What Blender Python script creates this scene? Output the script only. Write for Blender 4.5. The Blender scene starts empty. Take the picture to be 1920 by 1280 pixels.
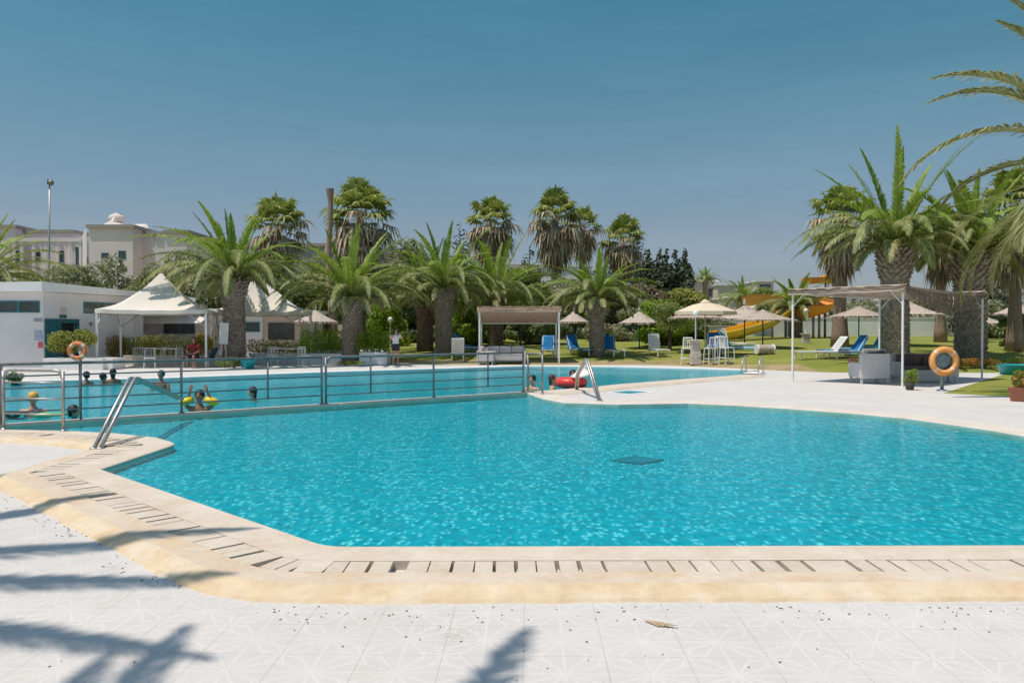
import bpy, bmesh, math, random
import numpy as np
from mathutils import Vector, Matrix
from mathutils.geometry import delaunay_2d_cdt
R = math.radians
scene = bpy.context.scene
COL = scene.collection
# ---------------------------------------------------------------- camera, sky, sun, exposure
F = 1500.0; CZ = 1.6; PITCH = math.atan(20.0 / F)
cam_d = bpy.data.cameras.new('camera'); cam_d.sensor_width = 36; cam_d.lens = 36 * F / 1920
cam_d.clip_start = 0.1; cam_d.clip_end = 4000
cam = bpy.data.objects.new('camera', cam_d); COL.objects.link(cam)
cam.location = (0, 0, CZ); cam.rotation_euler = (R(90) - PITCH, 0, 0)
scene.camera = cam
SUN = Vector((-0.34, -0.15, 1.0)).normalized()          # towards the sun
elev = math.asin(SUN.z); azim = math.atan2(SUN.x, SUN.y)  # from +Y clockwise
w = bpy.data.worlds.new('World'); scene.world = w; w.use_nodes = True
nt = w.node_tree; bg = nt.nodes['Background']
sky = nt.nodes.new('ShaderNodeTexSky'); sky.sky_type = 'NISHITA'; sky.sun_disc = False
sky.sun_elevation = elev; sky.sun_rotation = azim; sky.altitude = 0
sky.air_density = 1.0; sky.dust_density = 1.0; sky.ozone_density = 1.2
SKYMUL = (1.0, 1.0, 1.0, 1)
tc = nt.nodes.new('ShaderNodeTexCoord'); sp = nt.nodes.new('ShaderNodeSeparateXYZ')
nt.links.new(tc.outputs['Generated'], sp.inputs[0])
rp = nt.nodes.new('ShaderNodeValToRGB'); nt.links.new(sp.outputs['Z'], rp.inputs[0])
SKYRAMP = [(0.0, (.55, .57, .70)), (.084, (.604, .611, .691)), (.122, (.643, .645, .671)), (.203, (.596, .72, .68)), (.274, (.493, .773, .695)), (.37, (.367, .767, .716)), (.7, (.7, .9, .9)), (1.0, (.85, .97, 1.0))]
cr = rp.color_ramp
while len(cr.elements) < len(SKYRAMP): cr.elements.new(0.5)
for e, (p, c) in zip(cr.elements, SKYRAMP): e.position = p; e.color = (*c, 1)
mx = nt.nodes.new('ShaderNodeMix'); mx.data_type = 'RGBA'; mx.blend_type = 'MULTIPLY'; mx.inputs[0].default_value = 1
nt.links.new(sky.outputs[0], mx.inputs[6]); nt.links.new(rp.outputs[0], mx.inputs[7])
cn = nt.nodes.new('ShaderNodeTexNoise'); cn.inputs['Scale'].default_value = 2.6; cn.inputs['Detail'].default_value = 7; cn.inputs['Roughness'].default_value = .6
cm = nt.nodes.new('ShaderNodeMapping'); cm.inputs['Scale'].default_value = (1, 1, 7); cm.inputs['Location'].default_value = (.4, .1, 0); nt.links.new(tc.outputs['Generated'], cm.inputs[0]); nt.links.new(cm.outputs[0], cn.inputs['Vector'])
cq = nt.nodes.new('ShaderNodeValToRGB'); nt.links.new(cn.outputs[0], cq.inputs[0]); cq.color_ramp.elements[0].position = .45; cq.color_ramp.elements[0].color = (.985, .985, .985, 1); cq.color_ramp.elements[1].position = .75; cq.color_ramp.elements[1].color = (1.13, 1.10, 1.07, 1)
m2 = nt.nodes.new('ShaderNodeMix'); m2.data_type = 'RGBA'; m2.blend_type = 'MULTIPLY'; m2.inputs[0].default_value = 1; nt.links.new(mx.outputs[2], m2.inputs[6]); nt.links.new(cq.outputs[0], m2.inputs[7])
nt.links.new(m2.outputs[2], bg.inputs[0]); bg.inputs[1].default_value = 0.12
sl = bpy.data.lights.new('sun', 'SUN'); sl.energy = 3.7; sl.angle = R(0.6); sl.color = (1.0, 0.92, 0.83)
so = bpy.data.objects.new('sun', sl); COL.objects.link(so)
so.rotation_euler = SUN.to_track_quat('Z', 'Y').to_euler()
vs = scene.view_settings; vs.view_transform = 'Standard'; vs.look = 'None'; vs.exposure = 0.0; vs.gamma = 1; vs.use_curve_mapping = False
scene.cycles.max_bounces = 8; scene.cycles.transparent_max_bounces = 12
# ---------------------------------------------------------------- placing: a pixel of the 1920x1280 photo -> a point of the place
_f = Vector((0, math.cos(PITCH), -math.sin(PITCH))); _u = Vector((0, math.sin(PITCH), math.cos(PITCH)))
def ray(px, py): return _f * F + Vector((1, 0, 0)) * (px - 960) + _u * (640 - py)
def G(px, py, z=0.0):
    d = ray(px, py); t = (z - CZ) / d.z; return Vector((d.x * t, d.y * t, z))
def D(px, py, y):
    d = ray(px, py); t = y / d.y; return Vector((d.x * t, y, CZ + d.z * t))
def sstep(a, b, x):
    t = min(1, max(0, (x - a) / (b - a))); return t * t * (3 - 2 * t)
def lawn_y(x): return 37.5 - 7.0 * sstep(6, 13, x)
def terr(x, y):
    s = y - lawn_y(x)
    if s <= 0: return 0.0
    return (1.18 * (1 - math.exp(-s / 14.0))) * sstep(-16, -5, x)
def H(px, py):
    d = ray(px, py); y = 15.0
    while y < 90:
        t = y / d.y
        if CZ + d.z * t <= terr(d.x * t, y): break
        y += 0.05
    t = y / d.y; return Vector((d.x * t, y, terr(d.x * t, y)))
def gz(x, y): return Vector((x, y, terr(x, y)))
# ---------------------------------------------------------------- mesh builder
class MB:
    def __init__(s): s.v = []; s.f = []; s.mi = []; s.m = 0; s.M = None
    def add(s, vs, fs):
        o = len(s.v)
        if s.M is not None: vs = [s.M @ Vector(p) for p in vs]
        s.v.extend([tuple(p) for p in vs]); s.f.extend([tuple(i + o for i in f) for f in fs]); s.mi.extend([s.m] * len(fs)); return s
    def box(s, c, sz, rz=0, ry=0, rx=0):
        x, y, z = sz[0] / 2, sz[1] / 2, sz[2] / 2
        m = Matrix.Translation(c) @ Matrix.Rotation(rz, 4, 'Z') @ Matrix.Rotation(ry, 4, 'Y') @ Matrix.Rotation(rx, 4, 'X')
        vs = [m @ Vector((a * x, b * y, e * z)) for a in (-1, 1) for b in (-1, 1) for e in (-1, 1)]
        return s.add(vs, [(0, 1, 3, 2), (4, 6, 7, 5), (0, 4, 5, 1), (2, 3, 7, 6), (0, 2, 6, 4), (1, 5, 7, 3)])
    def bx(s, x0, x1, y0, y1, z0, z1): return s.box(((x0 + x1) / 2, (y0 + y1) / 2, (z0 + z1) / 2), (x1 - x0, y1 - y0, z1 - z0))
    def tube(s, pts, r, n=8, closed=False, cap=True):
        pts = [Vector(p) for p in pts]; k = len(pts)
        rs = r if isinstance(r, (list, tuple)) else [r] * k
        vs = []; up = None
        for i, p in enumerate(pts):
            if closed: t = pts[(i + 1) % k] - pts[i - 1]
            else: t = pts[min(i + 1, k - 1)] - pts[max(i - 1, 0)]
            t.normalize()
            if up is None: up = t.orthogonal().normalized()
            up = (up - t * up.dot(t)); up = up.normalized() if up.length > 1e-5 else t.orthogonal().normalized()
            b = t.cross(up)
            for j in range(n):
                a = 2 * math.pi * j / n; vs.append(p + (up * math.cos(a) + b * math.sin(a)) * rs[i])
        fs = []
        for i in range(k if closed else k - 1):
            for j in range(n):
                a = i * n + j; b2 = i * n + (j + 1) % n; c = ((i + 1) % k) * n
                fs.append((a, b2, c + (j + 1) % n, c + j))
        if cap and not closed: fs.append(tuple(range(n - 1, -1, -1))); fs.append(tuple((k - 1) * n + j for j in range(n)))
        return s.add(vs, fs)
    def lathe(s, prof, n=16, c=(0, 0, 0), jig=None):
        vs = []
        for i, (r, z) in enumerate(prof):
            for j in range(n):
                a = 2 * math.pi * j / n; q = r * (jig(i, j) if jig else 1)
                vs.append((c[0] + q * math.cos(a), c[1] + q * math.sin(a), c[2] + z))
        fs = []
        for i in range(len(prof) - 1):
            for j in range(n):
                fs.append((i * n + j, i * n + (j + 1) % n, (i + 1) * n + (j + 1) % n, (i + 1) * n + j))
        return s.add(vs, fs)
    def sphere(s, c, r, n=12, m=8):
        if not isinstance(r, (tuple, list)): r = (r, r, r)
        vs = [(c[0], c[1], c[2] - r[2])]
        for i in range(1, m):
            t = math.pi * i / m - math.pi / 2
            for j in range(n):
                a = 2 * math.pi * j / n
                vs.append((c[0] + r[0] * math.cos(t) * math.cos(a), c[1] + r[1] * math.cos(t) * math.sin(a), c[2] + r[2] * math.sin(t)))
        vs.append((c[0], c[1], c[2] + r[2])); fs = []
        for j in range(n):
            fs.append((0, 1 + (j + 1) % n, 1 + j)); L = 1 + (m - 2) * n; fs.append((L + j, L + (j + 1) % n, len(vs) - 1))
        for i in range(m - 2):
            for j in range(n):
                a = 1 + i * n; fs.append((a + j, a + (j + 1) % n, a + n + (j + 1) % n, a + n + j))
        return s.add(vs, fs)
    def torus(s, c, Rr, r, rot=None, n=28, m=10):
        m4 = Matrix.Translation(c) @ (rot or Matrix())
        s2 = [m4 @ Vector((Rr * math.cos(2 * math.pi * i / n), Rr * math.sin(2 * math.pi * i / n), 0)) for i in range(n)]
        return s.tube(s2, r, m, closed=True)
    def prism(s, poly, z0, z1):
        k = len(poly); vs = [(p[0], p[1], z0) for p in poly] + [(p[0], p[1], z1) for p in poly]
        fs = [tuple(range(k - 1, -1, -1)), tuple(range(k, 2 * k))] + [(i, (i + 1) % k, k + (i + 1) % k, k + i) for i in range(k)]
        return s.add(vs, fs)
    def build(s, name, mats, parent=None, smooth=False, bevel=0, loc=None):
        me = bpy.data.meshes.new(name); me.from_pydata(s.v, [], s.f)
        if not isinstance(mats, (list, tuple)): mats = [mats]
        for m in mats: me.materials.append(m)
        if len(mats) > 1: me.polygons.foreach_set('material_index', s.mi)
        if smooth: me.polygons.foreach_set('use_smooth', [True] * len(me.polygons))
        me.update(); o = bpy.data.objects.new(name, me); COL.objects.link(o)
        if parent: o.parent = parent
        if loc is not None: o.location = loc
        if bevel:
            b = o.modifiers.new('bevel', 'BEVEL'); b.width = bevel; b.segments = 2; b.limit_method = 'ANGLE'
        return o
def meta(o, label=None, cat=None, group=None, kind=None):
    if label: o['label'] = label
    if cat: o['category'] = cat
    if group: o['group'] = group
    if kind: o['kind'] = kind
    return o
def thing(name, loc, rz, label, cat, group=None):
    o = bpy.data.objects.new(name, None); COL.objects.link(o); o.location = loc; o.rotation_euler = (0, 0, rz); o.empty_display_size = 0.2
    return meta(o, label, cat, group)
def struct(o): o['kind'] = 'structure'; return o
def dup(root, loc, rz, label, group=None):
    def cp(o, par):
        c = o.copy(); COL.objects.link(c)
        if par: c.parent = par
        for ch in [x for x in KIDS.get(o.name, [])]: cp(ch, c)
        return c
    KIDS = {}
    for x in bpy.data.objects:
        if x.parent: KIDS.setdefault(x.parent.name, []).append(x)
    c = cp(root, None); c.location = loc; c.rotation_euler = (0, 0, rz); c['label'] = label
    if group: c['group'] = group
    return c
# ---------------------------------------------------------------- materials
MATS = {}
class NT:
    def __init__(s, name):
        s.m = bpy.data.materials.new(name); s.m.use_nodes = True; s.t = s.m.node_tree; s.p = s.t.nodes['Principled BSDF']; s.out = s.t.nodes['Material Output']
        s.pos = None
    def n(s, ty, **k):
        x = s.t.nodes.new(ty)
        for a, b in k.items(): setattr(x, a, b)
        return x
    def l(s, a, b): s.t.links.new(a, b)
    def P(s):
        if s.pos is None: s.pos = s.n('ShaderNodeNewGeometry').outputs['Position']
        return s.pos
    def mth(s, op, a, b=None, c=None, clamp=False):
        x = s.n('ShaderNodeMath', operation=op); x.use_clamp = clamp
        for i, q in enumerate((a, b, c)):
            if q is None: continue
            if isinstance(q, (int, float)): x.inputs[i].default_value = q
            else: s.l(q, x.inputs[i])
        return x.outputs[0]
    def noise(s, scale, det=3, rough=.5, vec=None, sc3=None):
        x = s.n('ShaderNodeTexNoise'); x.inputs['Scale'].default_value = scale; x.inputs['Detail'].default_value = det; x.inputs['Roughness'].default_value = rough
        v = vec or s.P()
        if sc3:
            mp = s.n('ShaderNodeMapping'); mp.inputs['Scale'].default_value = sc3; s.l(v, mp.inputs[0]); v = mp.outputs[0]
        s.l(v, x.inputs['Vector']); return x.outputs[0]
    def ramp(s, fac, stops):
        x = s.n('ShaderNodeValToRGB'); e = x.color_ramp.elements
        while len(e) < len(stops): e.new(.5)
        for q, (p, c) in zip(e, stops): q.position = p; q.color = (*c, 1) if len(c) == 3 else c
        s.l(fac, x.inputs[0]); return x.outputs[0]
    def mix(s, fac, a, b, mode='MIX'):
        x = s.n('ShaderNodeMix', data_type='RGBA', blend_type=mode)
        if isinstance(fac, (int, float)): x.inputs[0].default_value = fac
        else: s.l(fac, x.inputs[0])
        for i, q in ((6, a), (7, b)):
            if isinstance(q, tuple): x.inputs[i].default_value = (*q, 1)
            else: s.l(q, x.inputs[i])
        return x.outputs[2]
    def bump(s, h, strength=.3, dist=.02):
        x = s.n('ShaderNodeBump'); x.inputs['Strength'].default_value = strength; x.inputs['Distance'].default_value = dist
        s.l(h, x.inputs['Height']); s.l(x.outputs[0], s.p.inputs['Normal']); return x.outputs[0]
    def base(s, c, rough=.6, metal=0, spec=.4):
        if isinstance(c, tuple): s.p.inputs['Base Color'].default_value = (*c, 1)
        else: s.l(c, s.p.inputs['Base Color'])
        s.p.inputs['Roughness'].default_value = rough; s.p.inputs['Metallic'].default_value = metal
        s.p.inputs['Specular IOR Level'].default_value = spec; return s
def plain(name, c, rough=.6, metal=0, var=.12, scale=6, bump=0, spec=.4):
    if name in MATS: return MATS[name]
    k = NT(name); n = k.noise(scale, 4)
    dark = tuple(x * (1 - var) for x in c); lite = tuple(min(1, x * (1 + var)) for x in c)
    k.base(k.ramp(n, [(.3, dark), (.7, lite)]), rough, metal, spec)
    if bump: k.bump(k.noise(scale * 8, 4), bump, .01)
    MATS[name] = k.m; return k.m
def leafmat(name, stops, trans=.3, rough=.55):
    if name in MATS: return MATS[name]
    k = NT(name); g = k.n('ShaderNodeNewGeometry'); c = k.ramp(g.outputs['Random Per Island'], stops)
    n = k.noise(.9, 3); c = k.mix(k.mth('MULTIPLY', k.mth('SUBTRACT', n, .4, clamp=True), 1.6, clamp=True), c, tuple(x * 1.25 for x in stops[-1][1]))
    k.base(c, rough, 0, .35)
    tr = k.n('ShaderNodeBsdfTranslucent'); k.l(k.mix(.5, c, (.35, .45, .03), 'MIX'), tr.inputs[0])
    ms = k.n('ShaderNodeMixShader'); ms.inputs[0].default_value = trans; k.l(k.p.outputs[0], ms.inputs[1]); k.l(tr.outputs[0], ms.inputs[2])
    k.l(ms.outputs[0], k.out.inputs[0]); MATS[name] = k.m; return k.m
# deck tiles with a relief of stars
def deck_material():
    k = NT('deck_tile'); sx = k.n('ShaderNodeSeparateXYZ'); k.l(k.P(), sx.inputs[0])
    T = 0.40; a = math.atan((993 - 960) / 1500.)
    ca, sa = math.cos(a), math.sin(a)
    X = k.mth('ADD', k.mth('MULTIPLY', sx.outputs[0], ca / T), k.mth('MULTIPLY', sx.outputs[1], -sa / T))
    Y = k.mth('ADD', k.mth('MULTIPLY', sx.outputs[0], sa / T), k.mth('MULTIPLY', sx.outputs[1], ca / T))
    X = k.mth('ADD', X, 100.07); Y = k.mth('ADD', Y, 100.2)
    fu = k.mth('SUBTRACT', k.mth('FRACT', X), .5); fv = k.mth('SUBTRACT', k.mth('FRACT', Y), .5)
    gu = k.mth('SUBTRACT', k.mth('FRACT', k.mth('ADD', X, .5)), .5); gv = k.mth('SUBTRACT', k.mth('FRACT', k.mth('ADD', Y, .5)), .5)
    acc = None
    for (u, v, nd, off) in ((fu, fv, 6, 0), (gu, gv, 4, 22.5)):
        for i in range(nd):
            t = R(off + 180. * i / nd)
            d = k.mth('ABSOLUTE', k.mth('ADD', k.mth('MULTIPLY', u, math.cos(t)), k.mth('MULTIPLY', v, math.sin(t))))
            if nd == 4:  # corner stars are shorter
                r = k.mth('SQRT', k.mth('ADD', k.mth('MULTIPLY', u, u), k.mth('MULTIPLY', v, v)))
                d = k.mth('ADD', d, k.mth('MULTIPLY', k.mth('GREATER_THAN', r, .3), 1))
            acc = d if acc is None else k.mth('MINIMUM', acc, d)
    acc = k.mth('ADD', acc, k.mth('MULTIPLY', k.mth('SUBTRACT', k.noise(60, 2), .5), .02))
    star = k.mth('SUBTRACT', 1, k.mth('DIVIDE', acc, .035), clamp=True)
    jo = k.mth('MINIMUM', k.mth('ABSOLUTE', gu), k.mth('MULTIPLY', k.mth('ABSOLUTE', gv), 1.0))
    joint = k.mth('SUBTRACT', 1, k.mth('DIVIDE', jo, .010), clamp=True)
    joint = k.mth('MULTIPLY', joint, k.mth('MULTIPLY', k.noise(3, 3), 1.2))
    big = k.noise(.7, 5, .6)
    c = k.ramp(big, [(.3, (.57, .535, .505)), (.7, (.66, .625, .59))])
    seg = k.mth('ABSOLUTE', k.mth('SUBTRACT', k.mth('SQRT', k.mth('ADD', k.mth('MULTIPLY', fu, fu), k.mth('MULTIPLY', fv, fv))), .27))
    ringm = k.mth('MULTIPLY', k.mth('SUBTRACT', 1, k.mth('DIVIDE', seg, .02), clamp=True), .6); star = k.mth('MAXIMUM', star, ringm)
    star = k.mth('MULTIPLY', star, k.ramp(k.noise(5, 3), [(.3, (.45, .45, .45)), (.6, (1, 1, 1))]))
    c = k.mix(k.mth('MULTIPLY', star, .55), c, (.75, .73, .70))
    cb = k.n('ShaderNodeCombineXYZ'); k.l(k.mth('FLOOR', k.mth('ADD', X, .5)), cb.inputs[0]); k.l(k.mth('FLOOR', k.mth('ADD', Y, .5)), cb.inputs[1])
    wn = k.n('ShaderNodeTexWhiteNoise', noise_dimensions='2D'); k.l(cb.outputs[0], wn.inputs['Vector'])
    c = k.mix(k.mth('MULTIPLY', wn.outputs['Value'], .30), c, (.58, .545, .515))
    stain = k.ramp(k.noise(2.2, 6, .7), [(.55, (0, 0, 0)), (.78, (1, 1, 1))])
    c = k.mix(k.mth('MULTIPLY', stain, .45), c, (.52, .45, .39))
    c = k.mix(k.mth('MULTIPLY', joint, .75), c, (.38, .34, .30))
    # dirt specks in clusters
    vo = k.n('ShaderNodeTexVoronoi'); vo.inputs['Scale'].default_value = 60; k.l(k.P(), vo.inputs['Vector'])
    spk = k.mth('LESS_THAN', vo.outputs['Distance'], k.mth('MULTIPLY', k.mth('SUBTRACT', k.noise(1.6, 4, .65), .5, clamp=True), 1.6))
    c = k.mix(k.mth('MULTIPLY', spk, .6), c, (.25, .20, .18))
    k.base(c, .75, 0, .25); k.bump(k.mth('ADD', star, k.mth('MULTIPLY', joint, -1.5)), .35, .004); return k.m
M_deck = deck_material()
def stone(name, c1, c2, c3, sc=2.5, streak=None, bump=.2, isl=0):
    k = NT(name); n = k.noise(sc, 6, .65); m = k.noise(sc * 6, 4, .6)
    c = k.ramp(n, [(.28, c1), (.5, c2), (.72, c3)])
    if streak: c = k.mix(k.mth('MULTIPLY', k.ramp(k.noise(1.1, 6, .7), [(.5, (0, 0, 0)), (.66, (1, 1, 1))]), .8), c, streak)
    if isl: g = k.n('ShaderNodeNewGeometry'); c = k.mix(k.mth('MULTIPLY', g.outputs['Random Per Island'], isl), c, (.48, .38, .28))
    c = k.mix(.25, c, k.ramp(m, [(.35, tuple(x * .75 for x in c2)), (.65, tuple(min(1, x * 1.15) for x in c2))]))
    k.base(c, .7, 0, .3); k.bump(m, bump, .008); return k.m
M_coping = stone('coping_stone', (.60, .47, .35), (.66, .56, .45), (.73, .65, .56))
M_rim = stone('rim_stone', (.60, .46, .33), (.66, .54, .42), (.74, .65, .54), streak=(.66, .46, .25))
M_grate = stone('grate_stone', (.60, .48, .36), (.67, .58, .47), (.74, .67, .58), isl=.4)
M_curb = stone('yellow_curb_stone', (.60, .41, .23), (.69, .54, .36), (.74, .64, .50), 2.2, bump=.5, streak=(.74, .66, .55))
M_white_coping = stone('white_coping', (.66, .62, .58), (.75, .73, .70), (.8, .79, .77))
M_gutter = plain('gutter_concrete', (.16, .13, .11), .9)
def floor_material():
    k = NT('mosaic_painted_glints')
    sx = k.n('ShaderNodeSeparateXYZ'); k.l(k.P(), sx.inputs[0])
    # turquoise mosaic pieces, with caustic glints painted in as wavering pale flecks
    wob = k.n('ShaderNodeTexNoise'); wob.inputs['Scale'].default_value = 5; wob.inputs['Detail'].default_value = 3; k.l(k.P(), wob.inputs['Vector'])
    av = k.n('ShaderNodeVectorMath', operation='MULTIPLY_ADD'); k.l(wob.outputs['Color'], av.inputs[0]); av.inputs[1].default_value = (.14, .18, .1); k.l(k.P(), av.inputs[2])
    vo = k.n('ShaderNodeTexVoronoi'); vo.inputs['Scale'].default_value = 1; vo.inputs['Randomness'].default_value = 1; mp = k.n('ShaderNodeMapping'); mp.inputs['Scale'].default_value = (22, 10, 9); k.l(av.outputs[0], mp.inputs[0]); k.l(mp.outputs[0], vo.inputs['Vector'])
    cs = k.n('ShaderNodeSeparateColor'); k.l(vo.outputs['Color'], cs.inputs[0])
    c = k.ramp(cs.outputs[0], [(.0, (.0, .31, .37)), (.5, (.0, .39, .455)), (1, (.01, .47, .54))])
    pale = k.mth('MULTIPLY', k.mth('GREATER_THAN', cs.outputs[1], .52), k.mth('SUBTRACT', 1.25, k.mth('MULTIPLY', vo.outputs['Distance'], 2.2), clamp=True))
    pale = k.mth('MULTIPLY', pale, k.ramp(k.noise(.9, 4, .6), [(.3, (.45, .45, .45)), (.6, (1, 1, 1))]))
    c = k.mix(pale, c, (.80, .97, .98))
    big = k.noise(.35, 4); c = k.mix(k.mth('MULTIPLY', big, .30), c, (.0, .38, .47))
    k.base(c, .5, 0, .2); return k.m
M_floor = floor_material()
def water_material():
    k = NT('pool_water')
    a = k.noise(9, 3, .55, sc3=(1, 1.5, 1)); b = k.noise(2.2, 3, .5, sc3=(1, 2.2, 1))
    h = k.mth('ADD', k.mth('MULTIPLY', a, .35), b)
    bn = k.bump(h, .32, .05)
    fr = k.n('ShaderNodeFresnel'); fr.inputs[0].default_value = 1.17; k.l(bn, fr.inputs['Normal'])
    gl = k.n('ShaderNodeBsdfGlossy'); gl.inputs['Roughness'].default_value = .04; k.l(bn, gl.inputs['Normal']); gl.inputs[0].default_value = (.9, .95, 1, 1)
    tr = k.n('ShaderNodeBsdfTransparent')
    c = k.ramp(k.noise(7, 4, .6, sc3=(1, 1.6, 1)), [(.35, (.36, .84, .88)), (.65, (.52, .94, .96))])
    k.l(c, tr.inputs[0])
    ms = k.n('ShaderNodeMixShader'); k.l(k.mth('MULTIPLY', fr.outputs[0], .72), ms.inputs[0]); k.l(tr.outputs[0], ms.inputs[1]); k.l(gl.outputs[0], ms.inputs[2])
    k.l(ms.outputs[0], k.out.inputs[0]); return k.m
M_water = water_material()
def lawn_material():
    k = NT('lawn_grass'); a = k.noise(.35, 5, .65); b = k.noise(14, 4, .7, sc3=(1, .5, 1))
    c = k.ramp(a, [(.3, (.15, .19, .025)), (.5, (.24, .26, .05)), (.68, (.38, .34, .12))])
    c = k.mix(.4, c, k.ramp(b, [(.3, (.11, .14, .02)), (.7, (.34, .35, .10))]))
    k.base(c, .9, 0, .1); k.bump(b, .6, .05); return k.m
M_lawn = lawn_material()
def soil_material():
    k = NT('dry_soil'); a = k.noise(.8, 5, .65); b = k.noise(11, 4)
    c = k.ramp(a, [(.35, (.22, .20, .06)), (.5, (.36, .27, .14)), (.65, (.45, .33, .20))])
    k.base(k.mix(.3, c, k.ramp(b, [(.3, (.15, .13, .04)), (.7, (.5, .42, .25))])), .9, 0, .1); k.bump(b, .5, .03); return k.m
M_soil = soil_material()
M_white = plain('white_paint', (.82, .80, .77), .5, 0, .05, 3)
M_wall = plain('white_render_wall', (.72, .70, .69), .8, 0, .06, .8, .15)
M_wall2 = plain('pinkish_render_wall', (.86, .73, .72), .85, 0, .07, .3, .1)
M_bwall = plain('beige_render_wall', (.62, .54, .44), .85, 0, .08, .5, .1)
M_steel = plain('stainless_steel', (.46, .43, .40), .42, .7, .15, 12)
M_dsteel = plain('weathered_steel', (.27, .25, .24), .45, .35, .25, 12)
M_teal = plain('teal_paint', (.02, .16, .19), .4)
M_dark = plain('dark_interior', (.015, .02, .022), .6)
M_glass = plain('window_glass', (.05, .07, .07), .12, 0, .3, 2, 0, .8)
M_canvas = plain('cream_canvas', (.74, .68, .60), .8, 0, .04, .8, .05)
M_beigecanvas = plain('beige_canvas', (.72, .60, .43), .8, 0, .06, 1)
M_orange = plain('orange_plastic', (.86, .25, .07), .45, 0, .07)
M_yorange = plain('amber_plastic', (.88, .40, .13), .45, 0, .07)
M_blue = plain('blue_towel', (.012, .17, .42), .85, 0, .15, 5, .3)
M_tealtowel = plain('teal_towel', (.01, .20, .28), .85, 0, .15, 5, .3)
M_green = plain('green_foam', (.12, .5, .2), .6)
M_skin = plain('tan_skin', (.55, .30, .20), .5, 0, .06)
M_skin2 = plain('brown_skin', (.34, .17, .11), .5, 0, .06)
M_hair = plain('dark_hair', (.018, .013, .012), .5)
M_yslide = plain('yellow_fibreglass', (.82, .50, .03), .35, 0, .08, 1)
M_oslide = plain('orange_fibreglass', (.80, .30, .05), .35, 0, .12, 1)
M_red = plain('red_plastic', (.75, .06, .05), .35)
M_maroon = plain('maroon_cloth', (.20, .02, .03), .85)
M_rattan = plain('grey_rattan', (.50, .48, .47), .7, 0, .2, 40, .5)
M_bark = plain('brown_bark', (.13, .095, .075), .95, 0, .4, 8, .8)
M_pot = plain('terracotta', (.35, .14, .09), .8)
def trunkmat(name, a, b, c):
    k = NT(name); g = k.n('ShaderNodeNewGeometry'); n = k.noise(9, 5, .7)
    col = k.mix(.5, k.ramp(g.outputs['Random Per Island'], [(0, a), (.5, b), (1, c)]), k.ramp(n, [(.3, a), (.7, c)]))
    k.base(col, .95, 0, .1); k.bump(n, .8, .03); return k.m
M_trunk = trunkmat('palm_trunk_bark', (.18, .14, .11), (.38, .30, .25), (.58, .49, .42))
M_trunk2 = trunkmat('brown_palm_trunk', (.11, .07, .05), (.27, .185, .135), (.46, .34, .26))
M_frond = leafmat('palm_leaf', [(0, (.14, .18, .035)), (.5, (.22, .27, .06)), (.8, (.34, .36, .14)), (1, (.48, .46, .25))], .35)
M_frondy = leafmat('young_palm_leaf', [(0, (.12, .21, .02)), (.6, (.23, .34, .04)), (1, (.40, .47, .12))], .35)
M_frondo = leafmat('old_palm_leaf', [(0, (.15, .17, .05)), (.5, (.27, .28, .10)), (1, (.50, .46, .25))], .2)
M_fan = leafmat('fan_palm_leaf', [(0, (.08, .13, .02)), (.6, (.18, .24, .05)), (1, (.42, .42, .17))], .3)
M_dead = leafmat('dead_palm_leaf', [(0, (.12, .07, .04)), (.4, (.28, .18, .11)), (.8, (.48, .37, .24)), (1, (.60, .52, .38))], .15, .9)
def thatch_material():
    k = NT('thatch'); g = k.n('ShaderNodeNewGeometry'); n = k.noise(5, 5, .7, sc3=(4, 4, .8))
    c = k.mix(.5, k.ramp(g.outputs['Random Per Island'], [(0, (.30, .24, .19)), (1, (.64, .55, .47))]), k.ramp(n, [(.3, (.26, .20, .165)), (.7, (.64, .55, .47))]))
    k.base(c, .95, 0, .1); k.bump(n, .8, .04); return k.m
M_thatch = thatch_material()
def reed_material():
    k = NT('reed_mat'); n = k.noise(3, 4, .6, sc3=(18, 18, 18)); m = k.noise(1.2, 4)
    c = k.ramp(n, [(.3, (.36, .27, .20)), (.5, (.58, .47, .38)), (.7, (.74, .65, .56))])
    c = k.mix(k.mth('MULTIPLY', m, .5), c, (.30, .22, .16)); k.base(c, .9, 0, .15); k.bump(n, .7, .02); return k.m
M_reed = reed_material()
# ---------------------------------------------------------------- ground, pool, coping
FLZ = -0.045
def g2(px, py, z=0.05): p = G(px, py, z); return (p.x, p.y)
def rounded(p0, p1, p2, r, n=5):
    a = Vector(p0) - Vector(p1); b = Vector(p2) - Vector(p1); a.normalize(); b.normalize()
    A = Vector(p1) + a * r; B = Vector(p1) + b * r; out = []
    for i in range(n + 1):
        t = i / n; q = (1 - t) ** 2 * A + 2 * t * (1 - t) * Vector(p1) + t * t * B; out.append((q.x, q.y))
    return out
c0 = g2(612, 1027); c1 = g2(185, 880); c2 = g2(330, 832); cR = (8.6, g2(1500, 1023)[1] + .02)
near_path = [(-26, 17.0), (-13, 12.75), g2(0, 806), g2(120, 808), g2(215, 813), g2(292, 821)] + rounded(g2(292, 821), c2, c1, .22, 3) + [c1] + rounded(c1, c0, cR, .15, 3) + [cR]
pen_path = [cR, (8.75, 9), g2(1920, 817), g2(1850, 805), g2(1700, 784), g2(1600, 775), g2(1480, 766), g2(1380, 760), g2(1290, 756), g2(1160, 758), g2(1060, 755), g2(1020, 747.5), g2(985, 735.5)]
pen2_path = [g2(985, 735.5), g2(1040, 731), g2(1100, 726.5), g2(1160, 720.5), g2(1300, 709.5), g2(1360, 705.5), g2(1392, 702)]
far_path = [g2(1392, 702), g2(1405, 697), g2(1395, 694.5), g2(1330, 692.5), g2(1160, 688.5), g2(985, 687), g2(620, 698), g2(300, 710), g2(40, 716), (-21, 23.2), (-26, 20), (-26, 17.0)]
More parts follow.
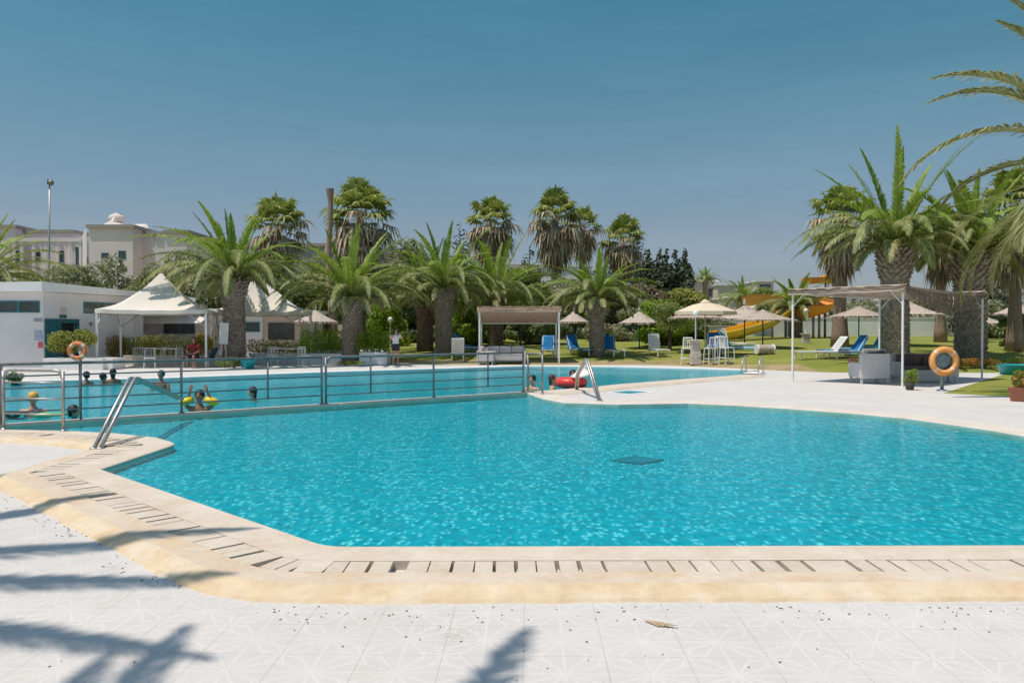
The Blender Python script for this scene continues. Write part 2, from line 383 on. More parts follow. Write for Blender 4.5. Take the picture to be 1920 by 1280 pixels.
outline = near_path[:-1] + pen_path[:-1] + pen2_path[:-1] + far_path[:-1]
def pip(x, y, poly):
    c = False; j = len(poly) - 1
    for i in range(len(poly)):
        xi, yi = poly[i]; xj, yj = poly[j]
        if (yi > y) != (yj > y) and x < (xj - xi) * (y - yi) / (yj - yi) + xi: c = not c
        j = i
    return c
fb = [(x, lawn_y(x)) for x in [-60, -40, -25, -12, -8, -4, 0, 3, 6, 7, 8, 9, 10, 11, 12, 13, 15, 18, 25, 40, 60]]
deck_poly = [(-60, -30), (60, -30)] + fb[::-1]
soil_poly = [(x, y + .02) for x, y in fb if x >= -8 and x <= 12] + [(x, y + 2.2 + .5 * math.sin(x * 1.7)) for x, y in fb[::-1] if x >= -8 and x <= 12]
patch_poly = [g2(1768, 737, 0), g2(1925, 745, 0), (30, 19), (30, 26), g2(1880, 702, 0)]
terrace_poly = [(-60, 37.5), (-7.2, 37.5), (-7.2, 47), (-60, 47)]
lawn_poly = fb + [(60, 95), (-60, 95)]
big = [(-900, -200), (900, -200), (900, 1500), (-900, 1500)]
polys = [outline, deck_poly, soil_poly, patch_poly, terrace_poly, lawn_poly, big]
pts = []; faces_in = []
for P in polys:
    o = len(pts); pts += [Vector(p) for p in P]; faces_in.append(list(range(o, len(pts))))
edges_in = [(f[i], f[(i + 1) % len(f)]) for f in faces_in for i in range(len(f))]
y = 28.3
while y < 94:
    x = -59.3
    while x < 60: pts.append(Vector((x, y))); x += 2.5
    y += 1.3 if y < 60 else 5
V, E, Fc, *_ = delaunay_2d_cdt(pts, edges_in, [], 0, 1e-4)
regs = {k: MB() for k in ('pool_deck', 'lawn', 'dry_border', 'ground')}
floor_f = []
for r_ in regs.values(): r_.idx = {}
for f in Fc:
    cx = sum(V[i].x for i in f) / 3; cy = sum(V[i].y for i in f) / 3
    if pip(cx, cy, outline): floor_f.append([(V[i].x, V[i].y) for i in f]); continue
    if pip(cx, cy, patch_poly): k = 'lawn'
    elif pip(cx, cy, soil_poly): k = 'dry_border'
    elif pip(cx, cy, deck_poly) or pip(cx, cy, terrace_poly): k = 'pool_deck'
    elif pip(cx, cy, lawn_poly): k = 'lawn'
    else: k = 'ground'
    r_ = regs[k]; q = []
    for i in f:
        if i not in r_.idx:
            r_.idx[i] = len(r_.v); r_.v.append((V[i].x, V[i].y, terr(V[i].x, V[i].y)))
        q.append(r_.idx[i])
    if (V[f[1]] - V[f[0]]).cross(V[f[2]] - V[f[0]]) < 0: q.reverse()
    r_.f.append(tuple(q)); r_.mi.append(0)
M_ground = plain('dry_ground', (.20, .19, .09), .95, 0, .3, .2)
struct(regs['pool_deck'].build('pool_deck', M_deck)); struct(regs['lawn'].build('lawn', M_lawn, smooth=True))
struct(regs['dry_border'].build('dry_border', M_soil)); struct(regs['ground'].build('ground', M_ground))
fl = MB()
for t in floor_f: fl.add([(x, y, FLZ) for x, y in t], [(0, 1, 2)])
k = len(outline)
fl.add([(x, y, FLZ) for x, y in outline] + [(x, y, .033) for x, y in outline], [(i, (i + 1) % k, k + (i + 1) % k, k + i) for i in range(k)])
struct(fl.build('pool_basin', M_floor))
wt = MB()
for t in floor_f: wt.add([(x, y, .034) for x, y in t], [(0, 1, 2)])
struct(wt.build('pool_water', M_water))
dr = MB(); pd = G(1195, 862, (FLZ + .01)); dr.box((pd.x, pd.y, (FLZ + .01)), (.50, .46, .014), R(45))
pass
meta(dr.build('pool_drain', plain('drain_grey', (.02, .24, .29), .6)), 'dark square drain plate on the floor of the turquoise pool', 'drain')
def ribbon(mb, path, prof):
    """prof: list of (outward offset, z); outward = right hand side of the walking direction"""
    n = len(path); P = [Vector(p) for p in path]; off = []
    for i in range(n):
        a = (P[i] - P[i - 1]).normalized() if i else None; b = (P[i + 1] - P[i]).normalized() if i < n - 1 else None
        na = Vector((a.y, -a.x)) if a else None; nb = Vector((b.y, -b.x)) if b else None
        if na and nb:
            m = (na + nb); m = m.normalized() if m.length > 1e-4 else na; m = m / max(.38, m.dot(na))
        else: m = na or nb
        off.append(m)
    vs = []; fs = []; q = len(prof)
    for i in range(n):
        for (o, z) in prof: p = P[i] + off[i] * o; vs.append((p.x, p.y, z))
    for i in range(n - 1):
        for j in range(q - 1): fs.append((i * q + j, i * q + j + 1, (i + 1) * q + j + 1, (i + 1) * q + j))
    mb.add(vs, fs); return off
def subdiv(path, step):
    out = [path[0]]
    for a, b in zip(path, path[1:]):
        L = (Vector(b) - Vector(a)).length; n = max(1, int(L / step))
        for i in range(1, n + 1): t = i / n; out.append((a[0] + (b[0] - a[0]) * t, a[1] + (b[1] - a[1]) * t))
    return out
# which side is outward? near_path walks the outline so that the pool lies left or right: test
def outward_sign(path):
    a, b = Vector(path[2]), Vector(path[3]); d = (b - a).normalized(); nrm = Vector((d.y, -d.x)); m = (a + b) / 2 + nrm * .1
    return -1 if pip(m.x, m.y, outline) else 1
def rib(name, path, prof, mat, lbl=None, jit=0):
    P = path if outward_sign(path) > 0 else path[::-1]
    mb = MB()
    if jit:
        P2 = subdiv(P, .09); off = ribbon(mb, P2, prof); q = len(prof); rr = random.Random(77); a_ = 0
        for i in range(len(P2)):
            a_ = a_ * .7 + rr.uniform(-jit, jit)
            for j_ in (1, 2, 3): x, y, z = mb.v[i * q + j_]; mb.v[i * q + j_] = (x + off[i].x * a_ * j_ / 3, y + off[i].y * a_ * j_ / 3, z + rr.uniform(-.002, .002))
    else: ribbon(mb, P, prof)
    o = mb.build(name, mat); struct(o); return P
NP = rib('pool_coping', near_path, [(-.015, FLZ - .02), (-.02, .05), (0, .06), (.36, .062), (.362, -.12)], M_coping)
rib('drain_channel', near_path, [(.355, -.12), (.625, -.12)], M_gutter)
rib('coping_rim', near_path, [(.615, -.12), (.618, .062), (.84, .062)], M_rim)
rib('pool_kerb', near_path, [(.84, .0625), (.88, .057), (1.0, .02), (1.05, -.03)], M_curb, jit=.016)
# grate stones over the channel: one by one with gaps
rng = random.Random(5)
gr = MB(); n = len(NP); P = [Vector(p) for p in NP]
for i in range(n - 1):
    a, b = P[i], P[i + 1]; d = (b - a); L = d.length
    if L < .5: 
        pass
    dn = d.normalized(); nr = Vector((dn.y, -dn.x)); ang = math.atan2(dn.y, dn.x)
    # extend or trim so the middle line of the channel is covered
    def trim(j, sgn):
        if j <= 0 or j >= n - 1: return 0
        x = (P[j] - P[j - 1]).normalized(); y2 = (P[j + 1] - P[j]).normalized(); t = math.atan2(x.x * y2.y - x.y * y2.x, x.dot(y2)); return math.tan(t / 2)
    s0 = -.49 * -trim(i, 1); s1 = L + .49 * trim(i + 1, 1)
    s0 = -.49 * trim(i, 1) if True else s0
    if s1 - s0 < .08: continue
    s = s0
    while s < s1:
        wd = rng.choice([.115, .122, .127, .13, .118, .135, .27]); gap = rng.choice([.010, .016, .022, .026, .030, .038]) if rng.random() > .05 else .11
        wd = min(wd, s1 - s)
        if wd > .03:
            c = a + dn * (s + wd / 2) + nr * (.49 + rng.uniform(-.002, .002)); gr.box((c.x, c.y, .045 + rng.uniform(-.003, .003)), (wd, .2525, .03), ang + rng.uniform(-.012, .012))
        s += wd + gap
struct(gr.build('drain_grate', M_grate))
rib('peninsula_coping', pen_path, [(-.015, FLZ - .02), (-.02, .05), (0, .06), (.36, .062), (.62, .060), (.72, .005), (.73, -.03)], stone('pink_coping', (.62, .50, .38), (.70, .62, .53), (.76, .70, .64)))
rib('lane_coping', pen2_path, [(-.015, FLZ - .02), (-.02, .05), (0, .06), (.5, .062), (.75, .060), (.85, .005), (.86, -.03)], M_coping)
rib('far_coping', far_path, [(-.015, -.2), (-.02, .07), (0, .085), (.55, .085), (.60, .0), (.61, -.03)], M_white_coping)
# divider wall between the two pools
dA = Vector(g2(0, 799)); dB = Vector(g2(985, 736.5)); dd = (dB - dA).normalized(); dn_ = Vector((-dd.y, dd.x))
dA2 = dA - dd * 12
dv = MB(); w_ = .12
seg = subdiv([tuple(dA2), tuple(dB + dd * .2)], .7)
ribbon(dv, seg, [(-w_, (FLZ + .01)), (-w_, .07), (-w_ + .02, .085), (w_ - .02, .085), (w_, .07), (w_, (FLZ + .01))])
meta(dv.build('pool_divider', M_coping), kind='structure')
# blue mosaic diamond on the peninsula
pc = G(1178, 735.5, .065); dm = MB(); dm.m = 0
dm.prism([g2(1136, 735.8, 0), g2(1178, 731.5, 0), g2(1232, 735, 0), g2(1180, 740, 0)], .002, .006); dm.m = 1
dm.prism([g2(1148, 735.8, 0), g2(1178, 732.8, 0), g2(1214, 735.2, 0), g2(1180, 738.4, 0)], .006, .011)
struct(dm.build('paving_inlay', [M_white, plain('blue_mosaic', (.02, .30, .42), .3, 0, .3, 30)]))
# ---------------------------------------------------------------- railings
def rail_fence(name, P0, P1, ts_main, ts_mid, label, heights=(.97, .77, .57, .37, .18), zb=.085, hi=None, mat=None, drop_ends=(False, False)):
    mat = mat or M_dsteel
    P0 = Vector(P0); P1 = Vector(P1); L = (P1 - P0).length; a = math.atan2(P1.y - P0.y, P1.x - P0.x)
    t = thing(name, (P0.x, P0.y, zb), a, label, 'railing')
    for s in ts_main:
        b = MB(); b.tube([(s, 0, 0), (s, 0, heights[0] - .01)], .024, 10); b.lathe([(.055, 0), (.055, .012), (.03, .02), (.024, .03)], 10, (s, 0, 0)); b.build('post', mat, t, True)
    for s in ts_mid:
        b = MB(); b.tube([(s, 0, heights[-1] - .02), (s, 0, heights[0] - .01)], .02, 8); b.build('baluster', mat, t, True)
    for i, h in enumerate(heights):
        b = MB(); r = .026 if i == 0 else .013
        pts = [(0, 0, h), (L, 0, h)]
        if i == 0:
            if drop_ends[0]: pts = [(0, 0, h - .13), (.07, 0, h - .01), (.16, 0, h)] + pts[1:]
            if drop_ends[1]: pts = pts[:-1] + [(L - .16, 0, h), (L - .07, 0, h - .01), (L, 0, h - .13)]
        b.tube(pts, r, 8); b.build('top_rail' if i == 0 else 'rail', mat, t, True)
    return t
def along(px):   # parameter along the divider for an image column
    r = ray(px, 700); den = r.x * dd.y - r.y * dd.x
    s = (dA.x * r.y - dA.y * r.x) / (r.x * dd.y - r.y * dd.x) * 1.0
    # solve dA + s dd = k r
    A = np.array([[dd.x, -r.x], [dd.y, -r.y]]); b = np.array([-dA.x, -dA.y]); return float(np.linalg.solve(A, b)[0])
def pd_(s): q = dA + dd * s; return (q.x, q.y)
sA, s340, s601, s611, s813, s985 = -5.0, along(340), along(603), along(611), along(813), along(981)
rail_fence('divider_railing', pd_(sA), pd_(s601), [0.02, along(2) - sA, s340 - sA, s601 - sA], [along(150) - sA, along(502) - sA], 'steel railing on the pool divider, left stretch from the frame edge to the double post', drop_ends=(False, False))
rail_fence('divider_railing', pd_(s611), pd_(s985), [0.0, s813 - s611, s985 - s611], [along(695) - s611, along(915) - s611], 'steel railing on the pool divider, right stretch running to the peninsula tip', drop_ends=(True, False))
a = G(7, 805, .06); b = G(119, 808, .06)
rail_fence('entrance_railing', (a.x, a.y), (b.x, b.y), [0, (b - a).length], [], 'short bright steel railing panel on the near left poolside', heights=(.93, .74, .49, .25), zb=.06, mat=M_steel, drop_ends=(True, True))
a = G(1017, 738, .06); b = G(986, 735, .06)
gq = G(990, 735, .06)
rail_fence('end_railing', (gq.x, gq.y), (G(1017, 739, .06).x, G(1017, 739, .06).y), [0, (Vector((gq.x, gq.y)) - Vector((G(1017, 739, .06).x, G(1017, 739, .06).y))).length], [], 'small steel railing return on the tip of the white peninsula', heights=(.97, .6, .25), zb=.06)
def handrail(name, pts, offs, r, label, mat):
    o = Vector(pts[0]); t = thing(name, o, 0, label, 'handrail')
    for q in (-.5, .5):
        b = MB(); P = [Vector(p) - o + Vector(offs) * q for p in pts]
        sm = []
        for i in range(len(P)):
            if 0 < i < len(P) - 1:
                A = P[i] + (P[i - 1] - P[i]).normalized() * .12; B = P[i] + (P[i + 1] - P[i]).normalized() * .12
                sm += [(1 - u) ** 2 * A + 2 * u * (1 - u) * P[i] + u * u * B for u in (0, .33, .66, 1)]
            else: sm.append(P[i])
        b.tube(sm, r, 10); b.lathe([(r * 2, 0), (r * 2, .012), (r, .02)], 10, tuple(P[0])); b.build('rail_tube', mat, t, True)
hb = G(182, 841, .06)
handrail('stair_handrail', [hb, D(249, 707, 12.0), D(338, 747, 14.4)], (.085, .0, 0), .028, 'large bent steel handrail at the left corner of the near pool', M_steel)
hb2 = G(1124, 752, .06)
handrail('stair_handrail', [hb2, D(1100, 672, 18.6), D(1083, 702, 20.6), D(1080, 735, 21.2) - Vector((0, 0, .2))], (.05, .0, 0), .027, 'bent steel handrail on the peninsula beside the red float', M_steel)
# pool ladder far right
la = G(1412, 699, .06)
t = thing('pool_ladder', la, R(-25), 'steel pool ladder at the far right end of the pool', 'ladder')
for dx in (-.30, .30):
    b = MB(); b.tube([(dx, .35, 0), (dx, .35, .45), (dx, .2, .62), (dx, 0, .62), (dx - .05, -.22, .4), (dx - .05, -.5, -.05)], .022, 8); b.build('side_rail', M_steel, t, True)
for zz in (.1, -.05):
    b = MB(); b.tube([(-.33, -.40, zz), (.27, -.40, zz)], .018, 8); b.build('rung', M_steel, t, True)
# ---------------------------------------------------------------- litter on the deck
lt = MB(); rng = random.Random(8)
for i in range(120):
    if rng.random() < .7:
        px = rng.choice([560, 640, 760, 900, 1080, 1230, 1450, 1600, 1750, 1850]) + rng.gauss(0, 45); d0 = 4.62 - abs(rng.gauss(0, .16)); x = (px - 960) / 1500 * d0
    else: x = rng.uniform(-3, 3); d0 = rng.uniform(3.4, 4.6)
    s = rng.uniform(.0025, .007); a = rng.random() * 6.28
    lt.box((x, d0, .003), (s * rng.uniform(1, 3), s, .004), a)
for i in range(80):
    t_ = rng.random(); q = Vector(c0).lerp(Vector(c1), t_); nr = Vector((-.70, -.72)); q = q + nr * (.99 + abs(rng.gauss(0, .12)))
    lt.box((q.x, q.y, .003), (rng.uniform(.004, .02), .005, .004), rng.random() * 6)
meta(lt.build('dry_litter', plain('dry_bits', (.24, .17, .13), .9, 0, .5)), 'scattered dry seeds and bits on the white tiles along the kerb', 'litter', kind='stuff')
lv = MB(); c = G(1236, 1166, .012)
for i in range(5): lv.box((c.x + .02 * i - .04, c.y - .008 * i, .008 + .002 * i), (.010, .11, .002), R(35 + 6 * i), R(2))
meta(lv.build('dry_leaf', plain('straw_leaf', (.52, .38, .24), .9)), 'dry tan leaf lying on the white tiles near the kerb', 'leaf')
# ---------------------------------------------------------------- palms
def frond_curve(base, az, el0, L, droop, n=14, pw=1.4, twist=0):
    pts = [Vector(base)]; tans = []
    for i in range(n):
        t = (i + .5) / n; e = el0 - droop * t ** pw; a = az + twist * t
        d = Vector((math.cos(e) * math.cos(a), math.cos(e) * math.sin(a), math.sin(e))); tans.append(d); pts.append(pts[-1] + d * (L / n))
    tans.append(tans[-1]); return pts, tans
def frond(mb, base, az, el0, L, droop, leaf=.45, nl=44, wid=.03, rng=random, vee=.5, pw=1.4, start=.14, rach=.022, sag=.25, twist=0):
    n = 14; pts, tans = frond_curve(base, az, el0, L, droop, n, pw, twist)
    mb.tube(pts, [rach * (1.6 - 1.45 * i / n) for i in range(n + 1)], 4, cap=False)
    side0 = Vector((-math.sin(az), math.cos(az), 0)); vs = []; fs = []
    for k in range(nl):
        t = start + (1 - start) * (k + rng.uniform(-.3, .3)) / nl; t = min(.995, max(.02, t)); q = t * n; i = min(n - 1, int(q)); f = q - i
        p = pts[i].lerp(pts[i + 1], f); tg = tans[i].lerp(tans[min(i + 1, n)], f).normalized(); up = side0.cross(tg) * -1
        if up.z < 0 and abs(tg.z) < .9: up = -up
        up = tg.cross(side0); up = up if up.z >= 0 or abs(tg.z) > .95 else -up
        prof = math.sin(math.pi * min(1, (t - start) / (1 - start) * .88 + .12)) ** .6 * (1 - .25 * t)
        for s in (-1, 1):
            l = leaf * prof * rng.uniform(.82, 1.12)
            fw = .62 + .7 * t + rng.uniform(-.1, .1); d = (tg * fw + side0 * s * rng.uniform(.62, .85) + up * (vee * rng.uniform(.3, 1.0))).normalized()
            m = p + d * l * .55; tip = p + d * l + Vector((0, 0, -sag * l * rng.uniform(.5, 1.3)))
            wv = d.cross(up).normalized() * .5 + tg * .5; wv = wv.normalized() * wid * .5
            o = len(vs); vs += [p - wv * .6, p + wv * .6, m + wv, m - wv, tip]; fs += [(o, o + 1, o + 2, o + 3), (o + 3, o + 2, o + 4)]
    mb.add(vs, fs)
def palm_trunk(mb, h, r0, r1, rb, hb, seed=1, scale=.2, lean=(0, 0)):
    """scaly trunk: r0 at foot, r1 below the bulb, rb at the bulb of the last hb metres"""
    rng = random.Random(seed)
    def rad(z):
        if z < h - hb: return r0 + (r1 - r0) * (z / max(.01, h - hb)) ** .6
        t = (z - h + hb) / hb; return r1 + (rb - r1) * math.sin(min(1, t * 1.5) * math.pi / 2) - (rb * .35) * max(0, t - .7) / .3
    zs = [i * h / 16 for i in range(17)]
    mb.lathe([(rad(z) * .93, z) for z in zs], 18)
    vs = []; fs = []; z = 0.02; row = 0
    while z < h:
        r = rad(z); top = z > h - hb; sz = scale * (1.25 if top else .8); n = max(8, int(2 * math.pi * r / (sz * 1.05)))
        for j in range(n):
            a = 2 * math.pi * (j + .5 * (row % 2)) / n + rng.uniform(-.06, .06); c, s_ = math.cos(a), math.sin(a); tv = Vector((-s_, c, 0)); rv = Vector((c, s_, 0))
            out = (.10 if top else .035) * rng.uniform(.6, 1.5); hh = sz * rng.uniform(.5, .75); w_ = sz * .52
            p = rv * (r * .92) + Vector((0, 0, z + rng.uniform(-.03, .03)))
            o = len(vs); vs += [p - tv * w_, p + tv * w_, p + Vector((0, 0, -hh * .55)), p + rv * (out + r * .08) + Vector((0, 0, hh * .75)) - tv * w_ * .35, p + rv * (out + r * .08) + Vector((0, 0, hh * .75)) + tv * w_ * .35, p + Vector((0, 0, hh))]
            fs += [(o, o + 2, o + 3), (o + 2, o + 4, o + 3), (o + 2, o + 1, o + 4), (o, o + 3, o + 5), (o + 3, o + 4, o + 5), (o + 4, o + 1, o + 5)]
        z += sz * .62; row += 1
    mb.add(vs, fs)
def date_palm(loc, h, rt, L, label, seed=1, nf=54, bulb=1.25, hb=1.1, tmat=None, crown=True, group='date palms round the pool', leaf=.5, top=1.0, extra=None, cat='palm tree', thick=1.0):
    rng = random.Random(seed); t = thing('date_palm', loc, rng.random() * 6, label, cat, group)
    mb = MB(); palm_trunk(mb, h, rt * 1.08, rt * .97, rt * bulb, hb, seed, scale=.17 * max(.8, rt / .5)); mb.build('trunk', tmat or M_trunk, t)
    c = MB(); yv = MB(); ov = MB()
    for i in range(nf):
        q = i / (nf - 1); az = i * 2.39996 + rng.uniform(-.2, .2)
        el = R(84) - R(50) * q ** .5 + rng.uniform(-.09, .09); droop = R(14 + 86 * min(1, q * 2.7) ** .9) * rng.uniform(.85, 1.15) ; l = L * (.84 + .46 * math.sin(math.pi * min(1, q * 1.1))) * rng.uniform(.88, 1.12)
        if q < .14: droop *= .7; l *= top * 1.04
        if q > .8: l *= .85
        rr = rt * .35; b = (rr * math.cos(az), rr * math.sin(az), h - .15 - .35 * q)
        tgt = yv if q < .36 else (ov if q > .82 else c)
        frond(tgt, b, az, el, l, droop, leaf=leaf * (.8 if q < .15 else 1), nl=int(74 * thick), rng=rng, vee=.5 if q < .3 else .15, wid=.075, pw=1.1, start=.06, sag=.15 if q < .3 else .45, twist=rng.uniform(-.2, .2))
    c.build('crown', M_frond, t); yv.build('young_fronds', M_frondy, t); ov.build('old_fronds', M_frondo, t)
    return t
def fan_palm(loc, h, rt, Rr, label, seed=1, nf=34, skirt=1.5, lean=(0, 0), group='tall fan palms behind the garden', nd=60, tops=True):
    rng = random.Random(seed); t = thing('fan_palm', loc, 0, label, 'palm tree', group)
    mb = MB(); k = 10; pts = [(lean[0] * (i / k) ** 1.2, lean[1] * (i / k) ** 1.2, h * i / k) for i in range(k + 1)]
    mb.tube(pts, [rt * (1.35 - .5 * min(1, i / 3)) * rng.uniform(.96, 1.04) for i in range(k + 1)], 10); mb.build('trunk', M_trunk2, t, True)
    T = Vector(pts[-1])
    def fan(mb, base, az, el, pl, r, nseg=15, spread=R(125), droopy=.2):
        d = Vector((math.cos(el) * math.cos(az), math.cos(el) * math.sin(az), math.sin(el))); side = Vector((-math.sin(az), math.cos(az), 0)); up = side.cross(d)
        c = base + d * pl; mb.tube([base, c], [.02, .012], 3, cap=False); vs = []; fs = []
        for j in range(nseg):
            a = (j / (nseg - 1) - .5) * spread * 1.6; dir_ = (d * math.cos(a) + side * math.sin(a)).normalized(); l = r * (1 - .25 * abs(a) / 1.6) * rng.uniform(.85, 1.1)
            w = r * .075; wv = dir_.cross(up).normalized() * w; m = c + dir_ * l * .6 - up * .03; tip = c + dir_ * l + Vector((0, 0, -droopy * l * rng.uniform(.5, 1.5)))
            o = len(vs); vs += [c, m + wv, m - wv, tip]; fs += [(o, o + 1, o + 2), (o + 2, o + 1, o + 3)]
        mb.add(vs, fs)
    c = MB(); s = MB()
    if tops:
        for i in range(nf):
            q = i / nf; az = i * 2.39996; el = R(82) - R(78) * q + rng.uniform(-.15, .15)
            fan(c, T + Vector((0, 0, -.2 * q)), az, el, Rr * rng.uniform(.45, .65), Rr * rng.uniform(.42, .58), droopy=.25 + .2 * q)
        c.build('crown', M_fan, t)
    for i in range(nd):
        q = i / nd; az = i * 2.39996; el = R(-22) - R(60) * rng.random()
        fan(s, T + Vector((0, 0, .15 - skirt * q * .8)), az, el + .75 * (1 - q) ** 2 - .25 * q, Rr * rng.uniform(.45, .68) * (1 - .5 * q), Rr * rng.uniform(.4, .55), nseg=11, droopy=.7)
    if nd: s.build('dead_frond_skirt', M_dead, t)
    return t
# ---------------------------------------------------------------- leafy crowns
def leaf_cloud(mb, clumps, n, size, rng, flat=.5):
    nr = np.random.RandomState(rng.randint(0, 99999)); k = len(clumps)
    C = np.array([c[0] for c in clumps]); S = np.array([c[1] for c in clumps]); wgt = (S[:, 0] * S[:, 1]) ** .7; wgt = wgt / wgt.sum()
    idx = nr.choice(k, n, p=wgt); u = nr.normal(size=(n, 3)); u /= np.linalg.norm(u, axis=1)[:, None]
    rad = nr.uniform(.55, 1.05, n) ** .7; P = C[idx] + u * S[idx] * rad[:, None]
    nm = u + nr.normal(scale=.55, size=(n, 3)); nm /= np.linalg.norm(nm, axis=1)[:, None]
    a = np.cross(nm, nr.normal(size=(n, 3))); a /= np.linalg.norm(a, axis=1)[:, None]; b = np.cross(nm, a)
    sz = size * nr.uniform(.6, 1.3, n)[:, None]
    V4 = np.stack([P - a * sz * .5, P + b * sz * flat * .5, P + a * sz * .5, P - b * sz * flat * .5], 1).reshape(-1, 3)
    o = len(mb.v); mb.v.extend(map(tuple, V4.tolist())); mb.f.extend([(o + 4 * i, o + 4 * i + 1, o + 4 * i + 2, o + 4 * i + 3) for i in range(n)]); mb.mi.extend([0] * n)
LEAF = {}
def lm(kind):
    st = {'olive': [(0, (.14, .14, .075)), (.5, (.28, .275, .16)), (1, (.48, .46, .32))],
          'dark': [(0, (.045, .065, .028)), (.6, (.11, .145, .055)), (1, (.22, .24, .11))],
          'mid': [(0, (.09, .13, .03)), (.6, (.20, .26, .07)), (1, (.38, .41, .16))],
          'bright': [(0, (.08, .15, .01)), (.6, (.19, .30, .02)), (1, (.36, .46, .06))],
          'yellow': [(0, (.13, .16, .02)), (.6, (.27, .28, .06)), (1, (.42, .40, .12))],
          'dry': [(0, (.13, .09, .06)), (.6, (.26, .19, .13)), (1, (.38, .30, .22))],
          'flame': [(0, (.10, .16, .02)), (.55, (.22, .26, .04)), (.75, (.55, .25, .05)), (1, (.62, .22, .10))],
          'conifer': [(0, (.03, .045, .028)), (.6, (.065, .085, .05)), (1, (.14, .155, .10))]}[kind]
    return leafmat('leaf_' + kind, st, .38 if kind != 'conifer' else .1)
def tree(name, loc, w, h, label, kind='mid', seed=1, n=5200, size=.24, trunk_h=None, cat='tree', depth=None, group=None, clumps=16, low=.2, tr=.16, stems=1):
    rng = random.Random(seed); t = thing(name, loc, 0, label, cat, group); depth = depth or w * .8
    th = trunk_h if trunk_h is not None else h * .35; tb = MB()
    cl = []
    for i in range(clumps):
        a = rng.uniform(0, 6.28); r = math.sqrt(rng.random()) * .72; z = rng.uniform(low, .86); k_ = (1 - .55 * max(0, z - .5) * 2)
        s = rng.uniform(.22, .34); cl.append(((w / 2 * r * k_ * math.cos(a), depth / 2 * r * k_ * math.sin(a), h * z), (w * s * .8, depth * s * .8, h * s * .62)))
    cl.append(((0, 0, h * .84), (w * .16, depth * .16, h * .15)))
    tb.tube([(0, 0, -.1), (rng.uniform(-.1, .1), 0, th * .5), (rng.uniform(-.2, .2), 0, th)], [tr * 1.3, tr, tr * .8], 8)
    for c in cl[:9]: tb.tube([(0, 0, th * rng.uniform(.5, .95)), (c[0][0] * .5, c[0][1] * .5, (th + c[0][2]) / 2), c[0]], [tr * .6, tr * .35, tr * .12], 5)
    tb.build('trunk', M_bark, t)
    mb = MB(); leaf_cloud(mb, cl, n, size, rng); mb.build('crown', lm(kind), t); return t
def shrub(name, loc, w, h, d, label, kind='mid', seed=1, n=1500, size=.09, cat='shrub', group=None, box=False, rz=0):
    rng = random.Random(seed); t = thing(name, loc, rz, label, cat, group)
    if box:
        nr = np.random.RandomState(seed); cl = []
        nx = max(2, int(w / .5)); 
        for i in range(nx):
            for z in (.25, .5, .74):
                for y_ in (-.25, .25): cl.append(((-w / 2 + w * (i + .5) / nx, d * y_, h * z), (w / nx * .62, d * .28, h * .26)))
    else:
        cl = [((rng.uniform(-.34, .34) * w, rng.uniform(-.3, .3) * d, h * rng.uniform(.3, .75)), (w * .22, d * .25, h * .24)) for i in range(max(7, int(9 * w / max(d, h))))]
    mb = MB(); leaf_cloud(mb, cl, n, size, rng, .55); mb.build('leaves', lm(kind), t)
    st = MB()
    for i in range(7): x = rng.uniform(-.3, .3) * w; st.tube([(x * .5, 0, -.02), (x, rng.uniform(-.2, .2) * d, h * .6)], [.025, .01], 5)
    st.build('stems', M_bark, t); return t
def conifer(name, loc, w, h, label, seed=1, n=3600, group=None, spires=1, size=.2):
    rng = random.Random(seed); t = thing(name, loc, 0, label, 'conifer', group); cl = []; tb = MB()
    for s in range(spires):
        sx = 0 if spires == 1 else (-.5 + (s + .5) / spires) * w * .85; hh = h * (1 if s == rng.randrange(spires) or spires == 1 else rng.uniform(.72, .98)); ww = w / spires * 3.0; sy = rng.uniform(-.4, .4)
        tb.tube([(sx * .6, 0, -.1), (sx, sy, hh * .97)], [.16, .02], 6)
        for i in range(16):
            z = (i + .5) / 16; r = ww * .5 * (1 - z) ** .8; q = max(1, int(5 * (1 - z) + 1))
            for j in range(q):
                a = rng.random() * 6.28; cl.append(((sx + r * .7 * math.cos(a), sy + r * .7 * math.sin(a), hh * (.06 + .9 * z)), (r * .6 + .16, r * .6 + .16, hh * .045 + .1)))
    tb.build('trunk', M_bark, t); mb = MB(); leaf_cloud(mb, cl, int(n * 1.8), size * 1.7, rng, .6); mb.build('crown', lm('conifer'), t); return t
# canary palms: (px, base py, trunk-top py, half width px, frond px, depth, label)
def place_palm(px, D0, z0, ytop, wpx, lpx, label, seed, **kw):
    m = D0 / 1500; p = D(px, 640, D0); z1 = D(px, ytop, D0).z; h = z1 - z0
    return date_palm((p.x, D0, z0), h, wpx * m / 2 / 1.16, lpx * m, label, seed, **kw)
place_palm(439, 37, 0, 514, 46, 150, 'stout date palm standing in front of the right white tent, between the two tents', 11, leaf=.55)
place_palm(658, 38.4, 0, 552, 36, 140, 'date palm between the two hedges, bright fronds before the bare trunk', 23, top=1.1)
place_palm(797, 45, terr(-5, 45), 552, 34, 120, 'reddish trunked date palm just behind its twin, left of the reed pergola', 34, tmat=M_trunk2, nf=44)
place_palm(832, 42, terr(-3.6, 42), 535, 36, 128, 'upright date palm left of the reed pergola, right one of the close pair', 45)
place_palm(929, 48, terr(-1, 48), 556, 32, 138, 'dark trunked date palm growing behind the small reed pergola', 56, tmat=M_trunk2)
place_palm(1119, H(1119, 668).y, H(1119, 668).z, 556, 31, 98, 'date palm on the lawn between the two pointed thatched umbrellas', 67)
place_palm(1677, 34.5, terr(16.5, 34.5), 452, 58, 168, 'big date palm rising behind the right white pergola, its trunk swelling at the top', 78, bulb=1.28, hb=1.7, leaf=.62, nf=60, top=1.3)
